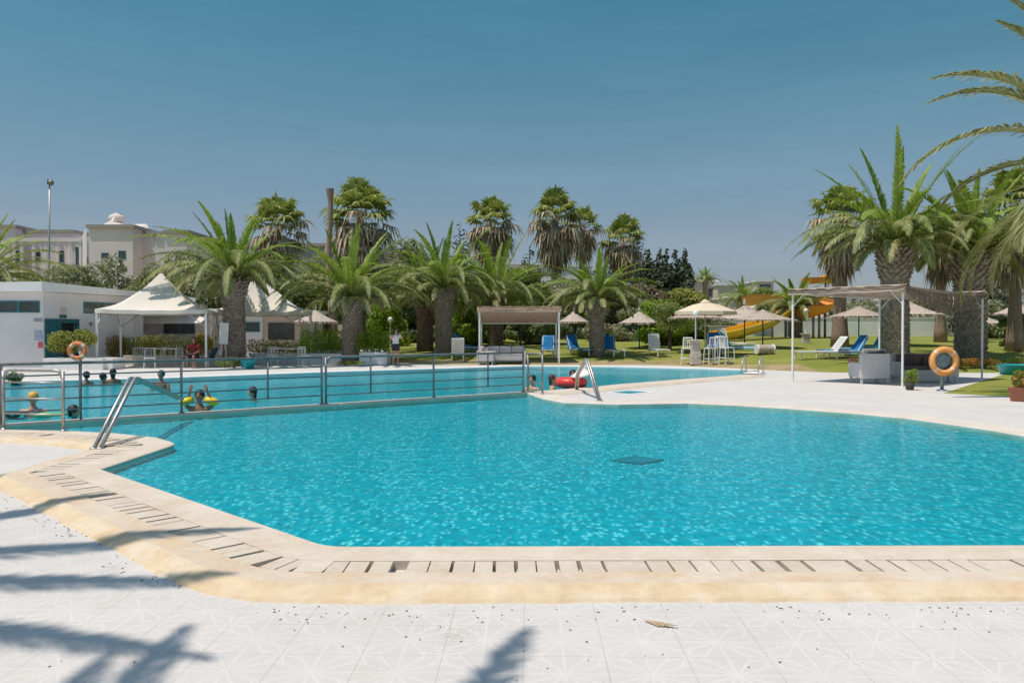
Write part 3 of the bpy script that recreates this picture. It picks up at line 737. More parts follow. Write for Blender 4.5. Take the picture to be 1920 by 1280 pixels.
place_palm(1820, 36, terr(20, 36), 462, 62, 165, 'thick date palm right of the white pergola behind the flower bed', 89, bulb=1.12, hb=2.4, leaf=.62, nf=58)
place_palm(8, 31, 0, 545, 40, 125, 'date palm at the left edge in front of the white pool house, only fronds in view', 91, group=None, nf=46) if False else None
# left edge palm: fronds reach in from beyond the frame
place_palm(-40, 40, 0, 520, 40, 150, 'date palm at the far left edge behind the white pool house roof, fronds reaching in', 92, nf=50)
place_palm(1492, 62, terr(22, 62), 575, 24, 72, 'small dark date palm beside the amber slide, left of the white pergola post', 93, leaf=.6, nf=44)
place_palm(1394, 95, 1.2, 560, 20, 50, 'distant pale green palm above the thatch roofs near the low villa', 94, leaf=.7, nf=40, thick=.6)
place_palm(1322, 120, 1.2, 522, 10, 26, 'tiny far palm peeking over the low villa roof', 95, leaf=.6, nf=30, thick=.5)
# near palm on the right, trunk out of frame: fronds placed one by one
def near_palm():
    base = Vector((14.0, 18.6, 0)); rng = random.Random(4); hh = 5.35
    t = thing('date_palm', base, 0, 'near date palm at the right edge, only its long arching fronds hang into view', 'palm tree', 'date palms round the pool')
    mb = MB(); palm_trunk(mb, hh, .5, .45, .6, 1.2, 4); mb.build('trunk', M_trunk, t)
    c = MB()
    # explicit fronds by azimuth (0=+x), elevation, length, droop
    spec = [(183, 62, 5.2, 78), (172, 66, 4.9, 92), (180, 42, 5.5, 98), (178, 82, 4.6, 60), (165, 86, 5.2, 50), (150, 30, 4.2, 95), (196, 8, 3.6, 95), (205, 70, 4.4, 60)]
    for az, el, l, dr_ in spec: frond(c, (0.2 * math.cos(R(az)), .2 * math.sin(R(az)), hh - .1), R(az), R(el), l, R(dr_), leaf=.72, nl=170, rng=rng, vee=.4, wid=.05, sag=.25, pw=1.15, rach=.03)
    for i in range(40):
        az = rng.uniform(-130, 130); q = rng.random(); frond(c, (0.2 * math.cos(R(az)), .2 * math.sin(R(az)), hh - .1 - .3 * q), R(az), R(80 - 85 * q), 4.4 * rng.uniform(.85, 1.1), R(40 + 60 * q), leaf=.5, nl=50, rng=rng, vee=.5, wid=.04)
    c.build('crown', M_frondo, t)
near_palm()
# palms beside and behind the camera: their fronds throw the shadows on the near tiles
def shade_palm(loc, hh, spec, label, seed):
    rng = random.Random(seed); t = thing('date_palm', loc, 0, label, 'palm tree', 'date palms round the pool')
    mb = MB(); palm_trunk(mb, hh, .4, .36, .5, 1.0, seed); mb.build('trunk', M_trunk, t); c = MB()
    for az, el, l, dr_ in spec: frond(c, (0.15 * math.cos(R(az)), .15 * math.sin(R(az)), hh - .1), R(az), R(el), l, R(dr_), leaf=.5, nl=80, rng=rng, vee=.2, wid=.07)
    c.build('crown', M_frond, t)
shade_palm((-9.1, 3.7, 0), 7.0, [(45, 35, 4.0, 60), (17, 33, 4.9, 58), (3, 30, 5.0, 60), (-11, 33, 5.3, 58), (-28, 40, 4.2, 60)] + [(a_, 45, 4.2, 80) for a_ in range(75, 330, 17)], 'date palm left of the camera, its frond shadows lie on the white tiles', 61)
shade_palm((-4.2, -2.0, 0), 6.6, [(70, 22, 5.6, 40), (90, 24, 5.3, 40), (95, 35, 5.0, 50)] + [(a_, 45, 3.8, 80) for a_ in range(120, 400, 22)], 'date palm behind the camera, its frond tip shadows touch the lower picture edge', 62)
# fan palms in the background: trunk foot on far ground
def place_fan(px, D0, ytop, rpx, label, seed, rt=.28, **kw):
    m = D0 / 1500; p = D(px, ytop, D0); g = terr(p.x, D0); return fan_palm((p.x, D0, g), p.z - g - rpx * m * .6, rt, rpx * m * 1.3, label, seed, **kw)
place_fan(676, 58, 372, 62, 'bushy fan palm with brown skirt right of the bare pole trunk', 1, skirt=3.2, nd=70)
place_fan(521, 66, 395, 50, 'fan palm behind the right tent with reddish dead fronds', 2, skirt=2.6)
place_fan(920, 72, 393, 46, 'fan palm with much dead foliage behind the reed pergola, left of the tall pair', 3, nf=26, skirt=2.5, nd=90)
place_fan(1041, 66, 380, 46, 'taller left fan palm of the pair standing against the sky at mid picture', 4, nf=30, skirt=3.2, nd=90)
place_fan(1092, 74, 405, 34, 'lower right fan palm of the pair standing against the sky at mid picture', 5, nf=22, skirt=2.4, nd=50)
place_fan(1168, 76, 428, 40, 'yellowish fan palm in front of the dark conifers', 6, nf=26, skirt=2.2, nd=60)
place_fan(1576, 44, 375, 52, 'fan palm with a hanging brown skirt left of the big date palm', 7, nf=30, skirt=2.8, nd=80, rt=.38)
place_fan(1765, 50, 400, 46, 'fan palm with tan dead fronds between the two big date palms', 8, nf=16, skirt=3, nd=70, rt=.3)
place_fan(1905, 40, 350, 62, 'fan palm with a thick rust brown skirt at the right edge', 9, nf=34, skirt=3.4, nd=90, rt=.34)
# bare dead palm trunk
p = D(622, 640, 52); q = D(616, 354, 52); t = thing('dead_palm_trunk', (p.x, 52, 0), 0, 'tall bare leaning palm trunk without a crown rising above the palms', 'dead palm')
mb = MB(); k_ = 14; rg = random.Random(3); hh = q.z
mb.tube([((q.x - p.x) * (i / k_) ** 1.5 + .1 * math.sin(i * .6), 0, hh * i / k_) for i in range(k_ + 1)], [(.34 - .17 * min(1, i / 9)) * rg.uniform(.93, 1.07) for i in range(k_)] + [.26], 10); mb.build('trunk', M_trunk2, t)
# ---------------------------------------------------------------- background trees
def place_tree(px, D0, ytop, wpx, label, kind, seed, ybot=None, **kw):
    m = D0 / 1500; p = D(px, ytop, D0); g = terr(p.x, D0); nm = kw.pop('name', 'broadleaf_tree'); return tree(nm, (p.x, D0, g), wpx * m * 1.12, p.z - g, label, kind, seed, **kw)
BG = 'trees behind the garden'
TL = [(55, 62, 505, 130, 'yellow green tree behind the pool house roof, left of the rounder olive tree', 'yellow', 5000),
      (128, 60, 498, 110, 'dull olive tree behind the ridge of the white pool house roof', 'olive', 5000),
      (212, 62, 474, 130, 'tall rounded grey green tree behind the left tent', 'olive', 7000),
      (275, 58, 498, 80, 'smaller olive tree touching the left slope of the left tent', 'olive', 4000),
      (375, 60, 500, 150, 'grey olive tree filling the gap between the two tent peaks', 'olive', 7000),
      (345, 74, 470, 90, 'dusty tree in front of the hotel right of the left tent peak', 'olive', 4000),
      (455, 66, 490, 120, 'dark tree behind the stout date palm and the right tent', 'dark', 6000),
      (565, 60, 520, 130, 'dark green tree right of the right tent peak', 'dark', 7000),
      (600, 72, 470, 120, 'olive tree behind the bare leaning trunk', 'mid', 6000),
      (715, 62, 470, 130, 'weeping grey green tree right of the bushy fan palm', 'olive', 7000),
      (725, 50, 562, 70, 'bright green bush behind the clipped hedge and globe lamp', 'bright', 3000),
      (770, 66, 445, 110, 'olive tree between the fan palm and the date palm pair', 'olive', 6000),
      (775, 56, 545, 150, 'dark shady tree behind the photographing woman', 'dark', 8000),
      (850, 60, 500, 100, 'dense green tree behind the date palm pair', 'mid', 6000),
      (872, 50, 560, 64, 'light green tree left of the reed pergola', 'bright', 3500),
      (935, 64, 500, 110, 'dark tree behind the reed pergola roof', 'dark', 7000),
      (995, 62, 500, 110, 'feathery green tree right of the reed pergola', 'mid', 7000),
      (1075, 62, 520, 110, 'grey green tree behind the left pointed thatched umbrella', 'olive', 6000),
      (1160, 56, 535, 110, 'grey branched tree between date palm and second thatched umbrella', 'olive', 7000),
      (1218, 60, 532, 90, 'dry pinkish grey tree below the dark conifers', 'dry', 5000),
      (1290, 60, 540, 110, 'yellow green shrubby tree left of the low villa', 'yellow', 5000),
      (1245, 48, 560, 100, 'glossy bright green ficus behind the beige parasol', 'bright', 7000),
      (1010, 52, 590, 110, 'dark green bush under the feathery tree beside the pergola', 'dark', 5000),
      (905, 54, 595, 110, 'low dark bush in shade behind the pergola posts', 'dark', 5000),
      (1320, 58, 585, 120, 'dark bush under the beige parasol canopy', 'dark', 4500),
      (1440, 80, 540, 60, 'pale tree left of the amber slide', 'mid', 3000),
      (1620, 75, 560, 120, 'olive bush seen under the right pergola roof', 'olive', 5000),
      (1735, 80, 555, 120, 'grey green tree between the two big date palm trunks', 'olive', 5000),
      (1905, 44, 592, 70, 'glossy round green shrub at the right edge beyond the lawn', 'mid', 5000),
      (1860, 60, 560, 70, 'olive shrub behind the parasol at the right edge', 'olive', 3000)]
for i, (px, D0, yt, wp, lb, kd, n) in enumerate(TL):
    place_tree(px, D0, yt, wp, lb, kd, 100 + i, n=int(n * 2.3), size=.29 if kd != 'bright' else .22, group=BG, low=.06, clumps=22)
def place_con(px, D0, ytop, wpx, label, seed, **kw):
    m = D0 / 1500; p = D(px, ytop, D0); g = terr(p.x, D0); return conifer('conifer', (p.x, D0, g), wpx * m, p.z - g, label, seed, group='dark conifers', **kw)
place_con(1172, 84, 410, 60, 'tall pointed conifer whose tip shows above the yellowish fan palm', 1, n=4000)
place_con(1236, 80, 462, 70, 'dark many spired conifer right of the pointed tall one', 2, spires=3, n=7000, size=.26)
place_con(1268, 78, 464, 60, 'dark conifer at the right end of the conifer group', 3, spires=3, n=6500, size=.26)
place_con(1207, 88, 470, 40, 'low slim conifer between pointed one and many spired one', 4, n=3000)
place_con(862, 86, 412, 34, 'slim dark cypress tip showing left of the dead leaved fan palm', 5, n=3000)
place_con(993, 88, 455, 30, 'small conifer tip left of the tall pair of fan palms', 6, n=2500)
place_con(1872, 70, 470, 56, 'tiered dark pine right of the thick date palm', 7, n=5000)
# hedges and shrubs
shrub('hedge', D(700, 640, 38.2) - Vector((0, 0, D(700, 640, 38.2).z - .35)), 1.55, 1.25, 1.0, 'clipped bright green hedge on a white planter right of the middle date palm', 'bright', 21, 3600, .09, 'hedge', box=True)
shrub('hedge', (D(612, 640, 38.8).x, 38.8, .3), 2.5, 1.4, 1.0, 'clipped green hedge left of the middle date palm, behind the tent pole', 'bright', 22, 4500, .09, 'hedge', box=True)
shrub('hedge', (D(520, 640, 40).x, 40, .3), 3.0, .9, .9, 'thin pale hedge behind the white chairs under the right tent', 'yellow', 23, 3000, .09, 'hedge', box=True)
shrub('hedge', (D(330, 640, 38.5).x, 38.5, .3), 3.4, 1.15, .9, 'yellow green hedge behind the seated man under the left tent', 'yellow', 24, 3600, .09, 'hedge', box=True)
shrub('hedge', (D(258, 640, 38.5).x, 38.5, .3), 2.0, 1.05, .9, 'low green hedge between the two left tent poles', 'yellow', 25, 2800, .09, 'hedge', box=True)
shrub('hedge', (D(208, 640, 38.2).x, 38.2, .3), 1.2, 1.1, .9, 'reddish green hedge left of the left tent pole', 'flame', 26, 2000, .09, 'hedge', box=True)
shrub('croton_bush', (D(137, 640, 33.2).x, 33.2, .42), 2.2, 1.3, 1.0, 'full yellow green bush with orange tips in the white planter by the teal door', 'yellow', 27, 4200, .13)
shrub('croton_bush', (D(393, 640, 39.5).x, 39.5, .2), 1.3, 1.7, .9, 'orange tipped bush between the left tent pole and the white board', 'flame', 28, 2400, .11)
shrub('round_bush', (D(25, 640, 24.0).x, 24.0, 0), .62, .42, .6, 'small dark round bush at the left pool edge behind the railing', 'dark', 29, 1600, .05)
shrub('low_plants', (D(430, 640, 34.5).x, 34.5, 0), 1.5, .5, .6, 'low green plants at the foot of the stout date palm', 'mid', 30, 1200, .08, 'plants')
shrub('low_plants', (D(655, 640, 36.6).x, 36.6, 0), 1.4, .25, .5, 'low grassy plants at the foot of the middle date palm', 'yellow', 31, 800, .07, 'plants')
h_ = H(1100, 668); shrub('low_plants', h_, 1.7, .45, .6, 'low leafy plants left of the date palm between thatched umbrellas', 'yellow', 32, 1300, .08, 'plants')
h_ = H(1843, 690); shrub('flower_bed', (h_.x - .3, h_.y, h_.z), 2.1, .42, .7, 'green and pink flower bed in front of the thick date palm', 'flame', 33, 2200, .07, 'flower bed')
shrub('flower_bed', (h_.x + 1.6, h_.y, h_.z), 1.4, .5, .7, 'denser green end of the flower bed, right of the thick palm', 'mid', 34, 1600, .07, 'flower bed')
g_ = G(1706, 731); shrub('potted_shrub', (g_.x, g_.y, .1), .42, .5, .4, 'small bright green potted shrub right of the front pergola post', 'bright', 35, 900, .05, 'shrub')
h_ = H(1255, 657); tree('mushroom_shrub', h_, 2.6, 2.6, 'small dark umbrella shaped tree between the lawn chairs and the beige parasol', 'mid', 36, n=3000, size=.15, trunk_h=1.1, low=.55, tr=.1)
h_ = H(975, 650); tree('young_tree', (h_.x, h_.y, h_.z), 1.0, 2.2, 'thin young yellow green tree on a pale stem under the reed pergola', 'yellow', 37, n=500, size=.12, trunk_h=1.3, low=.6, tr=.05, clumps=6)
# ---------------------------------------------------------------- buildings
def win(parent, x0, x1, z0, z1, y, nm='window', mull=1, shut=None, M=None):
    f = MB(); f.M = M; fw = .05
    f.bx(x0, x1, y - .04, y + .03, z0, z0 + fw); f.bx(x0, x1, y - .04, y + .03, z1 - fw, z1); f.bx(x0, x0 + fw, y - .04, y + .03, z0 + fw, z1 - fw); f.bx(x1 - fw, x1, y - .04, y + .03, z0 + fw, z1 - fw)
    for i in range(mull): xm = x0 + (x1 - x0) * (i + 1) / (mull + 1); f.bx(xm - fw / 2, xm + fw / 2, y - .04, y + .03, z0 + fw, z1 - fw)
    o = f.build(nm, shut or M_teal, parent)
    g = MB(); g.M = M; g.bx(x0 + fw, x1 - fw, y - .012, y - .004, z0 + fw, z1 - fw); g.build('pane', M_glass, o); return o
def px_x(px, y): return (px - 960) / F * y
t = thing('pool_house', (0, 0, 0), 0, 'long white pool house with low pitched roof and teal framed door at the left', 'building')
yA = 34.6
b = MB(); xA = px_x(81, yA); b.bx(-38, xA, yA, 44, 0, 3.28); b.build('wall', M_wall, t)
# right hand side wall runs back from the corner
C0 = Vector((xA, yA)); C1 = Vector((px_x(250, 39.5), 39.5)); Lw = (C1 - C0).length; MW = Matrix.Translation((xA, yA, 0)) @ Matrix.Rotation(math.atan2(C1.y - C0.y, C1.x - C0.x), 4, 'Z')
def wx(px):
    r = ray(px, 640); u_ = (C1 - C0).normalized(); A_ = np.array([[u_.x, -r.x], [u_.y, -r.y]]); return float(np.linalg.solve(A_, np.array([-C0.x, -C0.y]))[0])
def wzz(px, py): s_ = wx(px); q = C0 + (C1 - C0).normalized() * s_; return D(px, py, q.y).z
dx0, dx1, dz = wx(84), wx(148), wzz(115, 598)
b = MB(); b.M = MW; b.bx(0.003, dx0, .003, .3, 0, 3.27); b.bx(dx1, Lw, .003, .3, 0, 3.27); b.bx(dx0, dx1, .003, .3, dz, 3.27); b.bx(dx0 - .3, dx1 + .3, 1.2, 1.3, 0, 3.2); b.build('wall', M_wall, t)
b = MB(); b.M = MW; b.bx(dx0 + .002, dx0 + .12, -.04, .1, 0, dz - .002); b.bx(dx1 - .12, dx1 - .002, -.04, .1, 0, dz - .002); b.bx(dx0 + .12, dx1 - .12, -.04, .1, dz - .18, dz - .002)
b.bx(dx0 + .12, dx0 + .85, -.02, .03, .0, dz - .18); o = b.build('door', plain('dark_teal', (.012, .12, .15), .4), t)
b = MB(); b.M = MW; b.bx(dx0 + .85, dx1 - .12, .2, .23, 0, dz - .18); b.build('doorway', M_dark, o)
b = MB(); b.M = MW; b.box((dx0 + .78, -.05, 1.0), (.03, .06, .2)); b.build('handle', M_steel, o)
zt = D(40, 564, yA).z; zb = D(40, 586, yA).z
win(t, px_x(-70, yA), px_x(35, yA) - .02, zb, zt, yA); win(t, px_x(36, yA), px_x(75, yA), zb, zt, yA, mull=0)
win(t, wx(157), wx(226), wzz(190, 588), wzz(190, 567), 0, M=MW)
b = MB()
e0 = (-38, yA - .5); e1 = (xA + .25, yA - .5); u_ = (C1 - C0).normalized(); e2 = C1 + u_ * .6 + Vector((u_.y, -u_.x)) * .35; e3 = (e2.x, 46); e4 = (-38, 46)
E5 = [e0, e1, tuple(e2), e3, e4]; top = [3.45, 3.70, 3.50, 3.5, 3.45]
n5 = 5; vs = [(x, y, 3.285) for x, y in E5] + [(x, y, z) for (x, y), z in zip(E5, top)]
b.add(vs, [(4, 3, 2, 1, 0), (5, 6, 9), (6, 7, 8, 9)] + [(i, (i + 1) % 5, 5 + (i + 1) % 5, 5 + i) for i in range(5)])
b.build('roof', M_white, t)
sg = plain('small_sign_blue', (.35, .45, .55), .5)
for (a0, b0, a1, b1, m_) in ((64, 597, 79, 603, plain('sign_grey', (.35, .36, .37), .5)), (65, 620, 79, 626, sg), (65, 628, 80, 638, sg), (72, 641, 80, 652, plain('sign_red', (.6, .10, .10), .5))):
    p = D(a0, b1, yA); q = D(a1, b0, yA); s = MB(); s.bx(p.x, q.x, yA - .03, yA - .001, p.z, q.z); s.build('wall_sign', m_, t)
s = MB(); s.M = MW; s.bx(wx(112), wx(124), -.05, -.001, wzz(118, 596), wzz(118, 590)); s.build('exit_sign', plain('exit_green', (.02, .12, .07), .4), t)
s = MB(); s.M = MW; s.sphere((wx(119), -.03, wzz(119, 581)), (.14, .06, .12)); s.build('wall_lamp', plain('lamp_pink', (.6, .45, .42), .5), t, True)
s = MB(); s.M = MW; s.box((wx(170), -.02, wzz(170, 607)), (.14, .04, .16)); s.build('wall_fixture', M_dsteel, t)
# annex
t = thing('pool_annex', (0, 0, 0), 0, 'low flat roofed annex with an awning and shuttered windows seen under the tents', 'building')
yC = 46.0; b = MB(); b.bx(px_x(250, yC) - 4, px_x(492, yC), yC, 52, 0, 2.65); b.build('wall', M_wall, t)
b = MB(); b.bx(px_x(492, yC) + .003, px_x(560, yC), yC + .3, 52, 0, 2.5); b.build('wall', M_bwall, t)
b = MB(); b.bx(px_x(250, yC) - 4.2, px_x(560, yC) + .3, yC - .5, 52.3, 2.66, 2.86); b.build('roof', M_white, t)
def pw(a0, b0, a1, b1, y, **k): p = D(a0, b1, y); q = D(a1, b0, y); return win(t, p.x, q.x, max(p.z, .1), q.z, y, **k)
brn = plain('brown_shutter', (.12, .07, .06), .5)
pw(307, 603, 366, 626, yC, shut=plain('grey_blue_frame', (.12, .16, .20), .5)); pw(461, 604, 487, 622, yC, mull=0); pw(503, 605, 552, 637, yC + .3, shut=brn)
p = D(263, 600, yC - 1.6); q = D(392, 590, yC)
b = MB(); b.add([(px_x(263, yC), yC - 1.5, 2.05), (px_x(395, yC), yC - 1.5, 2.05), (px_x(395, yC), yC - .01, 2.55), (px_x(263, yC), yC - .01, 2.55), (px_x(263, yC), yC - 1.5, 2.0), (px_x(395, yC), yC - 1.5, 2.0), (px_x(395, yC), yC - .01, 2.5), (px_x(263, yC), yC - .01, 2.5)], [(0, 1, 2, 3), (7, 6, 5, 4), (0, 4, 5, 1), (0, 3, 7, 4), (1, 5, 6, 2)]); b.build('awning', M_canvas, t)
# hotel far behind, seen over the trees
t = thing('hotel', (0, 0, 0), 0, 'large pinkish hotel block with stepped parapets and a pale roof structure behind the left trees', 'building')
def blk(a0, a1, ytop, y0, y1, m=M_wall2, nm='wall'):
    b = MB(); zt = D(a0, ytop, y0).z; b.bx(px_x(a0, y0), px_x(a1, y0), y0, y1, 1, zt); o = b.build(nm, m, t)
    c = MB(); c.bx(px_x(a0, y0) - .25, px_x(a1, y0) + .25, y0 - .25, y1, zt + .003, zt + .45); c.build('parapet', plain('parapet_tan', (.42, .36, .32), .8), t); return zt
Y = 105
blk(-60, 30, 428, Y + 4, Y + 30); blk(30.3, 138, 437, Y + 6, Y + 30)
z_ = blk(168, 250, 428, Y - 4, Y + 20); b = MB(); pz = D(150, 432, Y + 1).z; b.add([(px_x(138, Y + 4), Y + 5.9, 1), (px_x(168, Y - 4) - .3, Y - 4, 1), (px_x(168, Y - 4) - .3, Y - 4, pz), (px_x(138, Y + 4), Y + 5.9, pz - .8)], [(0, 1, 2, 3)]); 
b.bx(px_x(138.5, Y + 6), px_x(168, Y - 4) - .31, Y + 6, Y + 20, 1, pz - 1); b.build('wall', M_wall, t)
blk(250.6, 292, 440, Y - 1, Y + 20); blk(292.5, 310, 441, Y - 2, Y + 20, M_wall); blk(310.5, 352, 438, Y - 4, Y + 20); blk(352.5, 612, 462, Y + 10, Y + 26, plain('far_roof_wall', (.36, .33, .31), .8))
b = MB()
for i in range(9):
    a0 = 40 + i * 11.3; p = D(a0, 447, Y + 5.9); b.bx(p.x, p.x + .42, Y + 5.80, Y + 5.99, p.z - .5, p.z)
b.build('pergola_openings', M_white, t)
b = MB(); p = D(92, 455, Y + 4); 
for i in range(7): x = px_x(20 + i * 22, Y + 3); b.bx(x, x + .35, Y + 2.6, Y + 2.9, 1, p.z)
b.bx(px_x(18, Y + 3), px_x(158, Y + 3), Y + 2.5, Y + 3.0, p.z + .003, p.z + .5); b.build('terrace_frame', M_wall2, t)
for (a0, b0, a1, b1) in ((190, 474, 204, 486), (30, 470, 44, 490), (62, 472, 76, 490), (142, 463, 150, 500), (105, 470, 120, 492), (222, 470, 236, 486), (330, 470, 344, 488)):
    yy = {190: Y - 4, 222: Y - 4, 330: Y - 4}.get(a0, Y + 6 if a0 > 30 else Y + 4); p = D(a0, b1, yy); q = D(a1, b0, yy); win(t, p.x, q.x, p.z, q.z, yy, mull=1, shut=plain('teal_far', (.10, .22, .25), .5))
b = MB(); ap = D(218, 401, Y + 4); zb_ = D(218, 428, Y + 4).z
def rfp(px, py, y): return tuple(D(px, py, y))
# pale peaked roof structure
b.add([rfp(186, 428, Y), rfp(258, 428, Y), rfp(283, 437, Y + 1), rfp(275, 420, Y + 5), rfp(262, 420, Y + 6), rfp(238, 421, Y + 6), rfp(208, 413, Y + 5), rfp(188, 424, Y + 8), rfp(284, 437, Y + 12)], [(0, 1, 5, 6), (1, 2, 3, 4), (1, 4, 5), (0, 6, 7), (2, 8, 3), (3, 8, 7, 6, 5, 4)])
b.sphere(rfp(219, 410, Y + 6), (1.2, .8, .7)); b.tube([rfp(212, 420, Y + 5), rfp(220, 402, Y + 6), rfp(226, 402, Y + 6), rfp(224, 421, Y + 6)], [.5, .35, .35, .4], 6)
b.build('roof', plain('cream_roof', (.72, .62, .55), .8), t)
# far villa on the right & white wall
def villa(name, blocks, label):
    global t
    t = thing(name, (0, 0, 0), 0, label, 'building')
    for (a0, a1, yt, y0, y1, m) in blocks:
        b = MB(); zt = D(a0, yt, y0).z; b.bx(px_x(a0, y0), px_x(a1, y0), y0, y1, 1, zt); b.build('wall', m, t)
        c = MB(); c.bx(px_x(a0, y0) - .2, px_x(a1, y0) + .2, y0 - .2, y1, zt + .003, zt + .22); c.build('roof', M_white, t)
villa('villa', [(1292, 1345, 528, 125, 140, M_bwall), (1345.4, 1376, 535, 122, 140, M_bwall), (1376.5, 1392, 545, 124, 140, M_bwall)], 'low beige flat roofed villa beyond the lawn, left of the amber slide')
win(t, px_x(1327, 125), px_x(1343, 125), D(0, 557, 125).z, D(0, 541, 125).z, 125, shut=M_dsteel)
villa('villa', [(1418, 1450, 528, 135, 150, M_bwall), (1366, 1392, 558, 110, 120, M_bwall)], 'small cream villa half hidden by the pale far palm')
win(t, px_x(1424, 135), px_x(1445, 135), D(0, 540, 135).z, D(0, 533, 135).z, 135, shut=M_dsteel)
villa('villa', [(1560, 1640, 548, 120, 135, M_wall2), (1690, 1760, 560, 112, 128, M_wall), (1855, 1960, 578, 100, 118, M_wall)], 'pale houses showing between the palm trunks under the right pergola roof')
win(t, px_x(1596, 120), px_x(1606, 120), D(0, 572, 120).z, D(0, 560, 120).z, 120, shut=M_dsteel); win(t, px_x(1868, 100), px_x(1885, 100), D(0, 600, 100).z, D(0, 590, 100).z, 100, shut=M_dsteel)
villa('villa', [(950, 1012, 496, 130, 150, M_wall2), (1015, 1110, 500, 128, 150, M_wall)], 'grey white villa roof visible between the tall fan palms')
p = D(1000, 640, 74); b = MB(); yW = 72
b.bx(px_x(1345, yW), px_x(1990, yW), yW, yW + .25, .9, D(0, 597, yW).z); b.bx(px_x(1345, yW) - .05, px_x(1990, yW), yW - .04, yW + .29, D(0, 597, yW).z + .002, D(0, 597, yW).z + .08)
wl = b.build('garden_wall', stone('white_garden_wall', (.70, .66, .60), (.80, .78, .74), (.86, .84, .82), .7)); meta(wl, 'long whitewashed garden wall behind the lawn on the right', 'wall')
b = MB(); b.bx(px_x(600, 66), px_x(1240, 66), 66, 66.2, .6, 2.1); meta(b.build('garden_wall', M_wall2), 'low grey wall in tree shade behind the middle lawn', 'wall')
# ---------------------------------------------------------------- planters and low walls
b = MB(); yP = 32.6; b.bx(px_x(80, yP), px_x(192, yP), yP, yP + 1.3, -.01, .48); b.bx(px_x(192, yP) + .003, px_x(206, yP), yP + .2, yP + 1.3, -.01, .46)
meta(b.build('planter', M_white), 'white rendered planter box below the orange tipped bush by the teal door', 'planter')
b = MB(); b.bx(px_x(206, 36), px_x(425, 36), 37.2, 37.45, -.01, .46); meta(b.build('low_wall', M_bwall), 'low beige wall in front of the hedge behind the white tables', 'wall')
b = MB(); b.bx(px_x(470, 38), px_x(640, 38), 38, 38.2, -.01, .52)
for i in range(12): x = px_x(470 + i * 8, 38); b.bx(x, x + .06, 37.9, 37.997, 0, .5)
meta(b.build('low_wall', M_wall), 'low pale wall with a striped front right of the stout date palm', 'wall')
b = MB(); b.bx(px_x(673, 37.3), px_x(725, 37.3), 37.3, 38.6, -.01, .60); meta(b.build('planter', M_white, bevel=.02), 'white block planter carrying the clipped bright hedge', 'planter')
# ---------------------------------------------------------------- tents
def tent(loc, rz, half, ze, hp, label, poles, seed=0):
    t = thing('pagoda_tent', loc, rz, label, 'tent', 'white pointed pagoda tents'); m = MB(); n = 15; K = 48; vs = []; fs = []
    for i in range(n + 1):
        s = 1 - i / n * .985; z = ze + hp * (1 - s) ** 1.55
        for j in range(K):
            u = j / K * 4; side = int(u); f = u - side; c = [(-1, -1), (1, -1), (1, 1), (-1, 1)]; a = c[side]; b_ = c[(side + 1) % 4]
            x, y = a[0] + (b_[0] - a[0]) * f, a[1] + (b_[1] - a[1]) * f; r = math.hypot(x, y); k = 1 + (1 / r - 1) * (1 - s) * .45
            sag = -.16 * math.sin(math.pi * f) * math.sin(math.pi * s) * .6; edge = (-.05 * math.sin(math.pi * f)) * s
            vs.append((x * half * s * k, y * half * s * k, z + sag + edge + .012 * math.sin(j * 2.1 + i)))
    for i in range(n):
        for j in range(K): fs.append((i * K + j, i * K + (j + 1) % K, (i + 1) * K + (j + 1) % K, (i + 1) * K + j))
    m.add(vs, fs)
    vs = []; 
    for j in range(K): x, y, z = m.v[j]; vs += [(x, y, z), (x * 1.004, y * 1.004, z - .17)]
    m.add(vs, [(2 * j, 2 * ((j + 1) % K), 2 * ((j + 1) % K) + 1, 2 * j + 1) for j in range(K)])
    m.build('canopy', M_canvas, t, True)
    f = MB()
    c = [(-1, -1), (1, -1), (1, 1), (-1, 1)]; q = half - .06
    for k in range(4): a = c[k]; b_ = c[(k + 1) % 4]; f.tube([(a[0] * q, a[1] * q, ze - .12), (b_[0] * q, b_[1] * q, ze - .12)], .035, 6)
    f.build('frame', M_steel, t)
    for k in range(4):
        p_ = MB(); a = c[k]; p_.box((a[0] * q, a[1] * q, (ze - .1) / 2), (.09, .09, ze - .1)); p_.box((a[0] * q, a[1] * q, .01), (.2, .2, .02)); p_.build('pole', M_white, t)
    for k in range(4):
        a = c[k]
        for b_ in (c[(k + 1) % 4], c[(k - 1) % 4]):
            br = MB(); d = (Vector(b_) - Vector(a)).normalized() * .8; br.tube([(a[0] * q, a[1] * q, ze - .75), (a[0] * q + d.x, a[1] * q + d.y, ze - .15)], .02, 5); br.build('brace', M_steel, t)
    fi = MB(); fi.lathe([(.06, 0), (.05, .1), (.02, .22), (0, .24)], 8, (0, 0, ze + hp - .03)); fi.build('finial', M_canvas, t, True)
p = D(303, 640, 36.3); ze = D(300, 580, 36.3).z - .05; hp = D(303, 510, 36.3).z - ze
tent((p.x, 36.3, 0), R(14), 2.22, ze, hp, 'left white pagoda tent beside the pool house', 4)
p = D(487, 640, 41.5); ze = D(300, 583, 41.5).z - .05; hp = D(487, 506, 41.5).z - ze
tent((p.x, 41.5, 0), R(22), 2.35, ze, hp, 'right white pagoda tent partly hidden by the stout date palm', 4)
